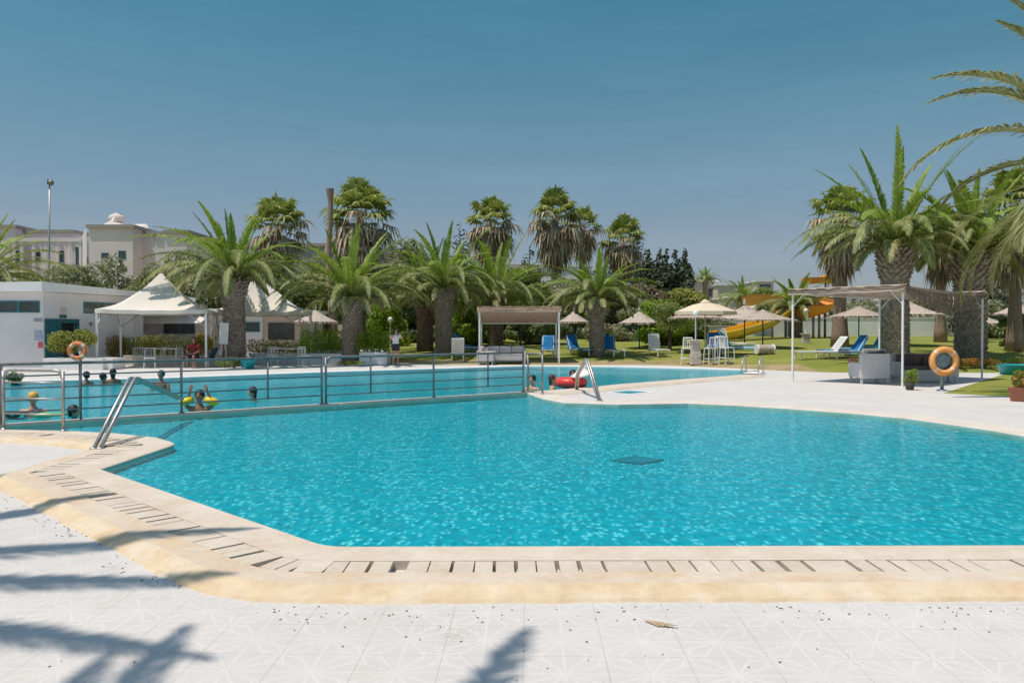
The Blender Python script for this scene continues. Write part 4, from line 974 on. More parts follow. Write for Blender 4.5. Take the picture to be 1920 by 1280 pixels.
# ---------------------------------------------------------------- pergolas
def pergola(name, A, B, C, h, label, cat, thick, sagr=.0, post=.05, slope=0, brace=True, front_thin=False, seed=0, side_mat=True, mat=None):
    A, B, C = Vector(A[:2]), Vector(B[:2]), Vector(C[:2]); u = (B - A); v = (C - B); W = u.length; L = v.length; a = math.atan2(u.y, u.x)
    t = thing(name, (A.x, A.y, 0), a, label, cat); un = u.normalized(); sgn = 1 if un.x * v.y - un.y * v.x > 0 else -1
    for (x, y) in ((0, 0), (W, 0), (W, L), (0, L)):
        hh = h - slope * y; b = MB(); b.box((x, y, hh / 2), (post, post, hh)); b.box((x, y, .006), (.16, .16, .012)); b.build('post', M_white, t)
    b = MB(); 
    for y in (0, L): b.bx(0, W, y - .03, y + .03, h + .001 - slope * y, h + .061 - slope * y)
    for x in (0, W): b.tube([(x, .031, h + .03), (x, L - .031, h + .03 - slope * L)], .028, 4)
    b.build('frame', M_white, t)
    if brace:
        for (x, y, sx, sy) in ((0, 0, 1, 0), (W, 0, -1, 0), (W, L, -1, 0), (0, L, 1, 0)):
            b = MB(); b.tube([(x, y, h - .38), (x + sx * .36, y + sy * .36, h + .01)], .016, 5); b.build('brace', M_white, t)
    rg = random.Random(seed); m = MB(); nx, ny = 24, 36; vs = []; fs = []
    for l in (0, 1):
        for i in range(nx + 1):
            for j in range(ny + 1):
                x = W * i / nx * 1.06 - .03 * W; y = L * j / ny * 1.05 - .025 * L
                z = h + .10 - slope * y - sagr * math.sin(math.pi * j / ny) ** 2 * (i / nx) + .02 * math.sin(i * 1.9 + j * .8) + (thick if l else 0) * rg.uniform(.8, 1.1)
                vs.append((x, y, z))
    N = (ny + 1)
    for i in range(nx):
        for j in range(ny):
            q = i * N + j; o = (nx + 1) * N; fs.append((q, q + 1, q + N + 1, q + N)); fs.append((o + q, o + q + N, o + q + N + 1, o + q + 1))
    m.add(vs, fs)
    # reed canes
    y = -.02 * L
    while y < L * 1.02:
        r = rg.uniform(.010, .018); j = y / L * math.pi; m.tube([(W * k_ / 6 * 1.07 - .035 * W, y + rg.uniform(-.01, .01), h + .10 - slope * y - thick * .1 - sagr * math.sin(max(0, min(math.pi, j))) ** 2 * (k_ / 6) + rg.uniform(-.008, .008)) for k_ in range(7)], r, 4); y += .085
    if side_mat:
        y = 0
        for q in range(5): m.tube([(-.03 * W, L * q / 4, h + .12 + thick - slope * L * q / 4), (W * 1.03, L * q / 4, h + .12 + thick - slope * L * q / 4 - sagr * math.sin(math.pi * q / 4) ** 2)], .02, 5)
    for q in range(4): m.tube([(W * (-.03 + 1.06 * k_ / 8), -.10 + rg.uniform(-.02, .02), h + .0 + .045 * q + rg.uniform(-.012, .012)) for k_ in range(9)], .026, 5)
    m.build('reed_roof', mat or M_reed, t); return t, W, L
A = G(1486, 716); B = G(1692, 727); C = G(1800, 710)
PG, W, L = pergola('white_pergola', A, B, C, 2.72, 'white metal pergola with sagging reed roof on the right poolside terrace', 'pergola', .05, sagr=.35, seed=2)
# hanging reed mat slumping on the right side
m = MB(); rg = random.Random(12); i = 0
while i < L / .045:
    y = .045 * i; f_ = y / L; ln = (.16 + .46 * math.sin(math.pi * min(1, f_ * 1.05)) ** .8) * rg.uniform(.85, 1.08); z0 = 2.82 - .06 * math.sin(math.pi * f_)
    x = W + .07; m.tube([(x, y, z0 + .04), (x + rg.uniform(.0, .05), y + rg.uniform(-.02, .02), z0 - ln * .5), (x + rg.uniform(-.08, .06), y + rg.uniform(-.03, .03), z0 - ln)], rg.uniform(.010, .017), 4); i += 1
for q in range(3): m.tube([(W + .085, L * k_ / 12, 2.80 - (.1 + .16 * q) * math.sin(math.pi * (.08 + .84 * k_ / 12))) for k_ in range(13)], .012, 4)
m.build('hanging_reed_mat', plain('grey_reed', (.27, .21, .17), .9, 0, .35, 20), PG)
A = G(899, 683); B = G(1048, 683); C = (B.x + .15, B.y + 2.4)
pergola('reed_pergola', A, B, C, 2.52, 'small pergola with thick brown reed roof behind the pool, over the grey sofa', 'pergola', .10, sagr=0, post=.08, slope=.24, brace=False, seed=5, mat=stone('brown_thatch', (.36, .22, .15), (.52, .36, .26), (.68, .54, .42), 9, bump=.6))
m = MB()
# ---------------------------------------------------------------- parasols
def thatch_parasol(loc, r, zr, za, label, seed=1, pole=M_teal, peak=True):
    rg = random.Random(seed); t = thing('thatched_parasol', loc, rg.random() * 3, label, 'parasol', 'thatched parasols on the lawn')
    b = MB(); b.tube([(0, 0, -.05), (0, 0, za - .2)], .035, 8); b.build('pole', pole, t, True)
    c = MB(); hh = za - zr; n = 9; prof = []
    for i in range(n + 1):
        s = i / n; prof.append((r * (1 - s) ** 1.0 + .03 + (.0 if i else .0), zr + hh * (.75 * s + .25 * s ** 3)))
    if peak: prof += [(.10, za + .05), (.06, za + .28), (.02, za + .33)]
    c.lathe(prof, 28, jig=lambda i, j: 1 + rg.uniform(-.03, .03)); prof2 = [(r * .97, zr - .0), (r * .5, zr + hh * .38), (.05, zr + hh * .75)]; c.lathe(prof2, 20)
    vs = []; fs = []
    for k in range(650):   # straw strands, with a ragged rim
        a = rg.random() * 6.283; s = rg.random() ** 1.4 * .95; l = r * .28; rr = r * (1 - s); z = zr + hh * (.75 * s + .25 * s ** 3) + .02
        r2 = rr + l * .8; z2 = z - l * hh / r * .85 - .03; aa = a + rg.uniform(-.05, .05); wv = .022
        o = len(vs); ca, sa = math.cos(a), math.sin(a); vs += [(rr * ca - wv * -sa, rr * sa - wv * ca, z), (rr * ca + wv * -sa, rr * sa + wv * ca, z), (r2 * math.cos(aa), r2 * math.sin(aa), z2)]; fs.append((o, o + 1, o + 2))
    c.add(vs, fs); c.build('thatch_roof', M_thatch, t)
    rb = MB()
    for k in range(8): a = k * math.pi / 4; rb.tube([(r * .85 * math.cos(a), r * .85 * math.sin(a), zr + .05), (0, 0, zr + hh * .62)], .015, 4)
    rb.build('ribs', M_bark, t); return t
def place_thatch(px, pyb, yrim, yap, wpx, label, seed, D0=None, **kw):
    h_ = H(px, pyb) if D0 is None else gz(px_x(px, D0), D0); m = h_.y / 1500
    zr = D(px, yrim, h_.y).z - h_.z; za = D(px, yap, h_.y).z - h_.z; return thatch_parasol(h_, wpx * m, zr, za, label, seed, **kw)
place_thatch(1076, 664, 603, 582, 28, 'pointed thatched parasol just right of the small reed pergola', 1, D0=46)
place_thatch(1199, 664, 605, 583, 38, 'pointed thatched parasol right of the lawn date palm, standing alone', 2, D0=46)
place_thatch(1305, 660, 596, 580, 52, 'thatched parasol directly behind the beige canvas parasol', 3, peak=False)
place_thatch(1396, 650, 598, 572, 58, 'wide grey thatched parasol left of the yellow slide with a tall peak', 4)
place_thatch(1430, 652, 600, 580, 60, 'flat wide thatched parasol in front of the yellow slide', 5, peak=False)
place_thatch(1610, 655, 593, 574, 54, 'wide thatched parasol seen under the white pergola, left half', 6, peak=False)
place_thatch(1700, 648, 590, 562, 62, 'thatched parasol with a pale cone seen under the white pergola, right half', 7)
place_thatch(1905, 650, 588, 568, 38, 'thatched parasol cut by the right picture edge', 8)
place_thatch(1850, 655, 606, 594, 36, 'low grey thatched parasol between thick date palm and right edge', 9, D0=56, peak=False)
place_thatch(592, 672, 603, 580, 40, 'thatched parasol half hidden behind the right tent pole', 10, D0=46)
# beige canvas parasol
h_ = H(1322, 672); m_ = h_.y / 1500; t = thing('canvas_parasol', h_, R(20), 'beige canvas parasol with a vent cap standing on the lawn by the stone lamp pillar', 'parasol')
b = MB(); za = D(0, 563, h_.y).z - h_.z; zr = D(0, 584, h_.y).z - h_.z; rr = 58 * m_
b.tube([(0, 0, 0), (0, 0, za)], .03, 8); b.build('pole', plain('pale_wood', (.55, .45, .34), .6), t, True)
b = MB(); vs = [(rr * math.cos(k * math.pi / 4), rr * math.sin(k * math.pi / 4), zr) for k in range(8)]; vm = [(rr * .45 * math.cos(k * math.pi / 4), rr * .45 * math.sin(k * math.pi / 4), zr + (za - zr) * .58) for k in range(8)]; vd = [(x, y, z - .16) for x, y, z in vs]
b.add(vs + vm + [(0, 0, za - .06)] + vd, [(k, (k + 1) % 8, 8 + (k + 1) % 8, 8 + k) for k in range(8)] + [(8 + k, 8 + (k + 1) % 8, 16) for k in range(8)] + [(k, 17 + k, 17 + (k + 1) % 8, (k + 1) % 8) for k in range(8)]); o = b.build('canopy', M_beigecanvas, t)
b = MB(); b.lathe([(rr * .17, za - .1), (rr * .1, za - .01), (.02, za + .05), (0, za + .06)], 8); b.build('vent_cap', M_beigecanvas, o)
b = MB()
for k in range(8): a = k * math.pi / 4; b.tube([(rr * .95 * math.cos(a), rr * .95 * math.sin(a), zr + .0), (0, 0, za - .12)], .012, 4)
b.build('ribs', plain('pale_wood', (.5, .4, .3)), t)
# ---------------------------------------------------------------- lamps
def globe_lamp(px, pyb, ytop, label, D0=None, pillar=0, r=.14):
    h_ = H(px, pyb) if D0 is None else gz(px_x(px, D0), D0); z = D(px, ytop, h_.y).z - h_.z
    t = thing('globe_lamp', h_, 0, label, 'lamp', 'garden lamps with white globes')
    b = MB(); b.lathe([(.07, 0), (.07, .05), (.03, .09), (.03, z - 2 * r), (.06, z - 2 * r), (.06, z - 1.85 * r)], 10); b.build('post', M_white, t, True)
    b = MB(); b.sphere((0, 0, z - r), r, 14, 10); b.build('globe', plain('milk_glass', (.85, .83, .78), .2), t, True)
    if pillar:
        b = MB(); rg = random.Random(1); k_ = 7
        for i in range(k_): b.box((0, 0, pillar * (i + .5) / k_), (.46 + rg.uniform(-.03, .03) - .012 * i, .46 + rg.uniform(-.03, .03) - .012 * i, pillar / k_ - .006), rg.uniform(-.06, .06))
        b.box((0, 0, pillar + .03), (.56, .56, .05)); b.build('stone_pillar', stone('lamp_pillar_stone', (.40, .33, .26), (.58, .50, .42), (.72, .66, .60), 5), t, bevel=.015)
    return t
globe_lamp(732, 672, 594, 'globe lamp on a thin white post right behind the photographing woman', D0=43)
globe_lamp(1304, 684, 582, 'globe lamp on the pale stone pillar beside the white bar stools', pillar=1.08)
h0 = globe_lamp(1511, 645, 578, 'globe lamp on a short plinth left of the white pergola corner', D0=48, pillar=.55)
globe_lamp(1702, 655, 575, 'globe lamp standing between the big date palm and pergola post', D0=42)
# tall floodlight mast
p = D(93, 640, 78); zt = D(95, 342, 78).z; t = thing('lamp_mast', (p.x, 78, 0), 0, 'tall slim floodlight mast rising over the hotel roof at the left', 'lamp post')
b = MB(); b.tube([(0, 0, 0), (0, 0, zt * .5), (.12, 0, zt)], [.14, .10, .06], 8); b.build('mast', M_steel, t, True)
b = MB(); b.box((.15, 0, zt), (.5, .5, .42), R(30)); b.sphere((.3, -.1, zt - .05), .28); b.build('floodlight', M_dsteel, t)
# ---------------------------------------------------------------- water slide
def trough(name, pts, r, mat, t, ends=None, wall=.05):
    mb = MB(); P = [Vector(p) for p in pts]; sm = []
    for i in range(len(P) - 1):
        p0 = P[max(0, i - 1)]; p1 = P[i]; p2 = P[i + 1]; p3 = P[min(len(P) - 1, i + 2)]
        for k in range(6):
            u = k / 6; sm.append(.5 * ((2 * p1) + (p2 - p0) * u + (2 * p0 - 5 * p1 + 4 * p2 - p3) * u * u + (-p0 + 3 * p1 - 3 * p2 + p3) * u ** 3))
    sm.append(P[-1]); vs = []; fs = []; q = 11
    for i, p in enumerate(sm):
        tg = (sm[min(i + 1, len(sm) - 1)] - sm[max(0, i - 1)]); tg.z = 0; tg.normalize(); sd = Vector((tg.y, -tg.x, 0))
        for s_, rr in ((0, r), (1, r + wall)):
            for j in range(q): a = math.pi * (j / (q - 1)) * 1.05 - .08; vs.append(p + sd * (rr * math.cos(math.pi + a)) + Vector((0, 0, r - rr * math.sin(a))))
    for i in range(len(sm) - 1):
        for s_ in (0, 1):
            for j in range(q - 1): a = i * 2 * q + s_ * q + j; f = (a, a + 1, a + 2 * q + 1, a + 2 * q); fs.append(f if s_ else f[::-1])
        for j in (0, q - 1): a = i * 2 * q + j; fs.append((a, a + q, a + 3 * q, a + 2 * q))
    mb.add(vs, fs); return mb.build(name, mat, t, True)
t = thing('water_slide', (0, 0, 0), 0, 'curving yellow and orange water slide on posts behind the thatched parasols', 'water slide')
rt_ = .62
trough('orange_chute', [D(1500, 598, 63), D(1520, 594, 60), D(1545, 586, 60), D(1553, 578, 64), D(1530, 571, 68), D(1505, 574, 69)], .62, M_oslide, t)
trough('yellow_chute', [D(1500, 596, 62), D(1476, 592, 62), D(1458, 602, 60), D(1440, 614, 58), D(1408, 625, 55), D(1375, 634, 53), D(1344, 641, 52)], .62, M_yslide, t)
trough('amber_chute', [D(1350, 632, 60), D(1395, 620, 60), D(1440, 611, 61)], .5, plain('amber_fibreglass', (.80, .28, .08), .35), t)
trough('upper_chute', [D(1405, 573, 72), D(1432, 569, 70), D(1462, 572, 70), D(1480, 582, 72)], .75, M_yorange, t)
trough('top_chute', [D(1504, 532, 74), D(1530, 531, 74), D(1556, 528, 76)], .5, M_oslide, t)
b = MB(); p0 = D(1556, 518, 76); b.box((p0.x, 76, p0.z - .3), (1.5, 1.4, .8)); b.build('start_box', M_yslide, t, bevel=.15)
b = MB(); p0 = D(1400, 575, 73); b.add([tuple(D(1402, 556, 73)), tuple(D(1412, 556, 73)), tuple(D(1420, 580, 72)), tuple(D(1440, 600, 72)), tuple(D(1425, 602, 72)), tuple(D(1398, 574, 73)), tuple(D(1402, 556, 75)), tuple(D(1412, 556, 75)), tuple(D(1420, 580, 75)), tuple(D(1440, 600, 75)), tuple(D(1425, 602, 75)), tuple(D(1398, 574, 75))], [(0, 1, 2, 5), (5, 2, 3, 4), (11, 8, 7, 6), (10, 9, 8, 11), (0, 5, 11, 6), (5, 4, 10, 11), (1, 7, 8, 2), (2, 8, 9, 3), (0, 6, 7, 1)]); b.build('white_shell', M_white, t)
for (px, yt, D0) in ((1525, 590, 60), (1536, 586, 60), (1547, 580, 62), (1503, 592, 63), (1473, 590, 64), (1448, 604, 62), (1512, 530, 74), (1548, 530, 75), (1480, 580, 72), (1432, 566, 70)):
    p = D(px, yt, D0); b = MB(); b.tube([(p.x, D0, terr(p.x, D0) - .1), (p.x, D0, p.z)], .10, 8); b.build('support_post', plain('grey_purple_steel', (.25, .22, .25), .5), t, True)
b = MB(); p = D(1555, 640, 77)
for i in range(14): b.box((p.x + 1.2, 77 + .3 * i * 0 + .25 * i, 1.2 + .38 * i), (.9, .25, .04))
b.build('stairs', M_steel, t)
# small kiosk pieces below the slide
p = D(1350, 640, 55); b = MB(); q = gz(px_x(1347, 56), 56); b.box((q.x, 56, q.z + .45), (1.5, .8, .9)); b.box((q.x, 56, q.z + .93), (1.7, 1.0, .06)); meta(b.build('poolside_cabinet', plain('pinkish_white', (.62, .52, .48), .6), bevel=.01), 'pinkish white low cabinet behind the stone lamp pillar on the lawn', 'cabinet')
# ---------------------------------------------------------------- loungers and chairs
def lounger(loc, rz, label, towel=None, back=55, group='sun loungers on the lawn', full=True):
    t = thing('sun_lounger', loc, rz, label, 'sun lounger', group)     # foot end towards +x, head at -x
    b = MB()
    for y in (-.30, .30): b.bx(-.55, 1.30, y - .03, y + .03, .28, .35)
    for i in range(13): b.bx(-.52 + i * .14, -.43 + i * .14, -.27, .27, .325, .345)
    b.build('frame', M_white, t, bevel=.01)
    a = R(back); ca, sa = math.cos(a), math.sin(a); b = MB(); L = .78
    def bp(s, y, o=0): return (-.50 - s * ca * L + o * sa * 0 + o * (-0), y, .34 + s * sa * L + o)
    for y in (-.28, .28): b.tube([bp(0, y), bp(1, y)], .028, 6)
    for i in range(7): b.box((-.50 - ca * L * (i + .5) / 7, 0, .34 + sa * L * (i + .5) / 7), (.085, .54, .02), 0, a)
    b.box((-.50 - ca * L, 0, .34 + sa * L), (.10, .6, .03), 0, a); b.build('backrest', M_white, t, bevel=.008)
    for (x, y) in ((-.45, -.28), (-.45, .28), (1.15, -.28), (1.15, .28)):
        b = MB(); b.tube([(x, y, .3), (x + (.05 if x > 0 else -.06), y, 0)], [.035, .025], 6); b.build('leg', M_white, t)
    if towel:
        b = MB(); vs = []; fs = []; n = 16; mseg = 8; path = [(-.50 - ca * L * s, .36 + sa * L * s + .03) for s in (1.0, .85, .7, .5, .3, .15, 0)] + [(x, .385) for x in ((-.3, -.1, .2, .5, .8, 1.1, 1.25) if full else (-.35, -.2))]
        path = [(-.50 - ca * L * 1.0 - .04, .36 + sa * L * .75)] + path
        for i, (x, z) in enumerate(path):
            for j in range(mseg + 1):
                y = -.36 + .72 * j / mseg; e = abs(y) > .3; vs.append((x + .012 * math.sin(j * 1.7 + i), y, z + .012 * math.sin(i * 1.3 + j * 2.2) - (.16 if e else 0)))
        for i in range(len(path) - 1):
            for j in range(mseg): q = i * (mseg + 1) + j; fs.append((q, q + 1, q + mseg + 2, q + mseg + 1))
        b.add(vs, fs); b.build('towel', towel, t, True)
    return t
def armchair(loc, rz, w, label, cat, group, h=.80, cush=None, mat=None, open_back=False, sc=1.0):
    mat = mat or M_rattan; t = thing('rattan_armchair' if w < 1.2 else 'rattan_sofa', loc, rz, label, cat, group)   # front = +y
    b = MB(); d = .80
    b.bx(-w / 2, w / 2, -d / 2 + .1, d / 2, .20, .40); b.build('seat', mat, t, bevel=.02)
    b = MB(); b.bx(-w / 2, w / 2, -d / 2, -d / 2 + .097, .16, h); b.build('backrest', mat, t, bevel=.03)
    for s in (-1, 1):
        b = MB(); b.box((s * (w / 2 - .05 + .003), .05, .41), (.10, d - .11, .46)); b.build('armrest', mat, t, bevel=.03)
        for y in (-d / 2 + .05, d / 2 - .06):
            b = MB(); b.box((s * (w / 2 - .06), y, .09), (.06, .06, .18)); b.build('leg', M_white if cush is None else mat, t)
    c = cush or plain('grey_cushion', (.42, .40, .40), .9)
    n = max(1, round(w / .75))
    for i in range(n):
        cw = (w - .22) / n; x = -w / 2 + .11 + cw * (i + .5); b = MB(); b.box((x, .06, .46), (cw - .015, .6, .12)); b.build('seat_cushion', c, t, bevel=.04)
        b = MB(); b.box((x, -.22, .68), (cw - .02, .14, .38), 0, 0, R(-12)); b.build('back_cushion', c, t, bevel=.04)
    return t
def at(px, py): return H(px, py)
lounger(at(858, 676), R(95), 'white lounger with raised back right of the twin date palms, nearest to the pool', None, 70)
lounger(at(850, 660), R(60), 'blue covered lounger touching the right twin palm trunk', M_blue, 60)
lounger(at(884, 662), R(-20), 'blue covered lounger with white back just left of the reed pergola post', M_blue, 62)
lounger(at(1027, 668), R(-95), 'lounger with bright blue towel by the right post of the reed pergola', M_blue, 62, full=False)
lounger(at(1088, 666), R(-60), 'dark blue covered lounger between pergola post and lawn date palm', M_blue, 62)
lounger(at(1148, 668), R(-80), 'white lounger with rounded blue cover directly right of the lawn date palm', M_blue, 68, full=False)
lounger(at(1232, 667), R(-85), 'all white lounger facing the pool right of the lone thatched parasol', None, 75)
lounger(at(1340, 664), R(-100), 'blue covered lounger behind the white bar stools', M_blue, 62)
lounger(at(1388, 663), R(-35), 'teal covered lounger right of the white bar stools', M_tealtowel, 55)
lounger(at(1372, 655), R(-60), 'pale lounger back just behind the teal covered one', None, 70)
lounger(at(1543, 673), R(188), 'white reclined lounger outside the pergola corner, pointing left', None, 52)
lounger(at(1583, 671), R(190), 'bright blue covered lounger next to the white reclined one', M_blue, 55)
lounger(at(1622, 666), R(185), 'teal blue covered lounger seen between pergola post and big date palm', M_tealtowel, 60)
# stone roller
h_ = at(1434, 664); t = thing('wicker_barrel', h_, R(10), 'small ribbed pale barrel lying on the grass right of the teal lounger', 'barrel')
b = MB(); b.tube([(-.38 + .076 * i, 0, .24) for i in range(11)], [.20 + .015 * (i % 2) for i in range(11)], 14); b.build('body', stone('wicker_barrel', (.35, .28, .22), (.5, .42, .36), (.62, .55, .48), 9), t)
for x in (-.41, .41): b = MB(); b.tube([(x - .04, 0, .24), (x + .04, 0, .24)], .24, 14); b.build('rim', M_white, t)
def stool(px, py, rz, label):
    h_ = at(px, py); t = thing('bar_stool', h_, R(rz), label, 'bar stool', 'white bar stools by the stone lamp pillar'); b = MB(); w = .21
    b.bx(-w, w, -w, w, .72, .76); b.build('seat', M_white, t, bevel=.01)
    b = MB()
    for x in (-w, w): b.tube([(x, -w, .76), (x * .95, -w - .06, 1.22)], .02, 5)
    for i in range(5): x = -w + 2 * w * (i + .5) / 5; b.tube([(x, -w, .78), (x, -w - .06, 1.2)], .014, 4)
    b.tube([(-w, -w - .06, 1.22), (w, -w - .06, 1.22)], .025, 6); b.build('backrest', M_white, t)
    for x in (-w, w):
        for y in (-w, w): b = MB(); b.tube([(x, y, .73), (x * 1.15, y * 1.15, 0)], .018, 5); b.build('leg', M_white, t)
    b = MB(); b.tube([(-w * 1.08, w * 1.1, .28), (w * 1.08, w * 1.1, .28), (w * 1.08, -w * 1.1, .28), (-w * 1.08, -w * 1.1, .28)], .013, 5, closed=True); b.build('footrest', M_white, t)
stool(1288, 683, 160, 'white bar stool left of the stone lamp pillar')
stool(1333, 684, 15, 'low front white bar stool, first to the right of the stone lamp pillar')
stool(1350, 682, 170, 'middle white bar stool of the group right of the stone pillar')
stool(1363, 683, 200, 'rightmost white bar stool of the group')
# white tables and chairs under left tent
def gtable(loc, rz, w, d, h, label):
    t = thing('garden_table', loc, rz, label, 'table'); b = MB(); b.bx(-w / 2, w / 2, -d / 2, d / 2, h - .03, h); b.build('tabletop', M_white, t, bevel=.006)
    for x in (-w / 2 + .04, w / 2 - .04):
        for y in (-d / 2 + .04, d / 2 - .04): b = MB(); b.tube([(x, y, 0), (x, y, h - .03)], .022, 6); b.build('leg', M_white, t)
def gchair(loc, rz, label, group='white garden chairs on the terrace'):
    t = thing('garden_chair', loc, rz, label, 'chair', group); b = MB(); b.bx(-.22, .22, -.22, .22, .42, .45); b.build('seat', M_white, t, bevel=.01)
    b = MB(); b.tube([(-.21, -.22, .44), (-.20, -.27, .86), (.20, -.27, .86), (.21, -.22, .44)], .016, 5)
    for i in range(4): x = -.13 + .087 * i; b.tube([(x, -.22, .44), (x, -.27, .85)], .01, 4)
    b.build('backrest', M_white, t)
    for x in (-.2, .2):
        for y in (-.2, .2): b = MB(); b.tube([(x, y, .43), (x * 1.1, y * 1.15, 0)], .016, 5); b.build('leg', M_white, t)
def g0(px, py): return G(px, py)
gtable(g0(316, 687), 0, 1.05, .8, .82, 'white square metal table left of the seated man')
gtable(g0(540, 684), R(5), 1.5, .7, .78, 'white metal table in front of the striped low wall under the right tent')
for (px, py, rz, lb) in ((262, 688, 20, 'leftmost white garden chair behind the poolside railing'), (281, 690, -160, 'white garden chair with its back to the pool, left of the white table'), (298, 684, 100, 'white garden chair pushed against the white table'), (345, 684, -100, 'greyish white chair between white table and seated man'), (512, 685, 15, 'white chair at the table under the right tent, left side'), (572, 685, -20, 'white chair at the table under the right tent, right side')):
    gchair(g0(px, py), R(rz), lb)
# sofa under small pergola
armchair(g0(948, 684) + Vector((0, .6, 0)), R(180), 1.95, 'wide grey rattan sofa under the small reed pergola', 'sofa', None, h=.78)
armchair(g0(918, 684) + Vector((-.15, .1, 0)), R(-100), .7, 'pale rattan armchair at the left end of the grey sofa', 'armchair', None, h=.68, cush=plain('pink_cushion', (.6, .48, .46), .9))
# furniture under the right pergola
dk = plain('brown_cushion', (.13, .09, .09), .9); dg = plain('dark_cushion', (.05, .05, .06), .9)
p = g0(1642, 720); armchair((p.x, p.y + .45, 0), R(2), .92, 'white grey rattan armchair with its back to the pool between the front pergola posts', 'armchair', 'rattan furniture under the white pergola', h=.92, cush=plain('grey_cushion', (.42, .40, .40), .9), mat=plain('pale_rattan', (.62, .61, .62), .7, 0, .12, 40, .4))
p = g0(1755, 720); armchair((p.x + .1, p.y + .9, 0), R(170), 1.75, 'grey rattan sofa with brown cushions behind the right lifebuoy', 'sofa', 'rattan furniture under the white pergola', h=.88, cush=dk)
p = g0(1705, 712); armchair((p.x, p.y + 2.2, 0), R(180), .85, 'rattan armchair with dark cushion behind the sofa near the big date palm', 'armchair', 'rattan furniture under the white pergola', h=.95, cush=dg)
p = g0(1682, 712); b = MB(); t = thing('side_table', (p.x, p.y + .6, 0), 0, 'low grey rattan table between armchair and sofa under the pergola', 'table'); b.box((0, 0, .42), (.6, .6, .05)); b.build('tabletop', M_rattan, t, bevel=.01); b = MB(); b.box((0, 0, .2), (.45, .45, .4)); b.build('base', M_rattan, t, bevel=.01)
p = g0(1599, 697); t = thing('flower_pot', p, 0, 'small pot with pinkish red flowers left of the white armchair', 'plant pot'); b = MB(); b.lathe([(0, .01), (.12, .0), (.17, .30), (.14, .30), (.12, .26), (0, .26)], 14); b.build('pot', M_bwall, t, True)
b = MB(); leaf_cloud(b, [((0, 0, .42), (.2, .2, .14))], 400, .07, random.Random(3)); b.build('flowers', leafmat('pink_flowers', [(0, (.25, .06, .07)), (.6, (.45, .12, .14)), (1, (.10, .16, .04))], .2), t)
p = g0(1908, 752); t = thing('flower_pot', p, 0, 'terracotta pot at the right picture edge by the grass corner', 'plant pot'); b = MB(); b.lathe([(0, .01), (.14, .0), (.20, .30), (.22, .32), (.17, .32), (.15, .26), (0, .26)], 16); b.build('pot', M_pot, t, True)
b = MB(); leaf_cloud(b, [((0.05, 0, .5), (.16, .16, .22))], 300, .09, random.Random(4)); b.build('plant', lm('flame'), t)
p = g0(1706, 731); t = thing('flower_pot', p, 0, 'dark pot under the small bright shrub beside the front pergola post', 'plant pot'); b = MB(); b.lathe([(0, .01), (.09, .0), (.13, .20), (.11, .20), (0, .17)], 14); b.build('pot', plain('dark_pot', (.06, .05, .04), .7), t, True)
# blue bucket planter
p = g0(465, 690); t = thing('planter_tub', p, 0, 'round turquoise tub at the far pool edge below the stout date palm', 'tub'); b = MB(); b.lathe([(0, 0), (.24, 0), (.33, .36), (.35, .38), (.30, .38), (.27, .30), (0, .30)], 20); b.build('tub', plain('turquoise_plastic', (.01, .30, .36), .4), t, True)
p = g0(1912, 702); t = thing('planter_tub', (p.x, p.y, 0), 0, 'flat turquoise paddling tub at the right edge behind the grass corner', 'tub'); b = MB(); b.lathe([(0, 0), (.6, 0), (.72, .34), (.76, .36), (.68, .36), (.62, .10), (0, .10)], 24); b.build('tub', plain('turquoise_plastic', (.01, .30, .36), .4), t, True)
# white easel board
p = g0(420, 687); t = thing('easel_board', p, R(-12), 'blank white notice board on an easel left of the stout date palm trunk', 'notice board'); s_ = p.y / 1500
zt_ = D(420, 605, p.y).z; zb2 = D(420, 645, p.y).z
b = MB(); b.box((0, 0, (zt_ + zb2) / 2), (.44, .03, zt_ - zb2), 0, 0, R(-6)); b.build('board', M_white, t, bevel=.004)
for (x, y) in ((-.22, -.15), (.18, -.15), (-.02, .35)): b = MB(); b.tube([(x * .5, .02, zb2 + .1), (x, y, 0)], .022, 6); b.build('leg', plain('cream_wood', (.62, .58, .48), .6), t)
# lifebuoys
def lifebuoy(loc, Rr, r, label, yaw, extra=True, tilt=0):
    t = thing('lifebuoy', loc, yaw, label, 'lifebuoy', 'orange lifebuoys on posts'); rot = Matrix.Rotation(R(90 + tilt), 4, 'X')
    b = MB(); b.torus((0, 0, 0), Rr, r, rot, 36, 12); b.build('ring', M_yorange if extra else M_orange, t, True)
    for k in range(4):
        a = R(45 + 90 * k); c = rot @ Vector((Rr * math.cos(a), Rr * math.sin(a), 0)); b = MB(); ax = rot @ Vector((-math.sin(a), math.cos(a), 0))
        b.tube([c - ax * .03, c + ax * .03], r * 1.03, 14, cap=False); b.build('band', plain('reflective_band', (.75, .62, .5), .5), t, True)
    b = MB(); pts = []
    for k in range(24): a = 2 * math.pi * k / 24; q = Rr + r + .004 + .012 * abs(math.sin(2 * a)); pts.append(rot @ Vector((q * math.cos(a + R(45)), q * math.sin(a + R(45)), 0)))
    b.tube(pts, .008, 5, closed=True); b.build('rope', plain('grab_rope', (.6, .32, .15), .9), t); return t
q = G(1770, 733); zc = D(1768, 677, q.y).z; m_ = q.y / 1500
t = thing('lifebuoy_stand', q, 0, 'grey blue post with round plate carrying the large amber lifebuoy', 'stand'); b = MB(); b.tube([(0, .1, 0), (0, .1, zc + .1)], .045, 10); b.lathe([(.14, 0), (.14, .02), (.05, .05)], 12, (0, .1, 0)); b.build('post', plain('grey_blue_steel', (.22, .30, .34), .4, .4), t, True)
b = MB(); b.tube([(0, .03, zc + .01), (0, .09, zc + .01)], .17, 18); b.build('plate', plain('grey_blue_steel', (.22, .30, .34)), t)
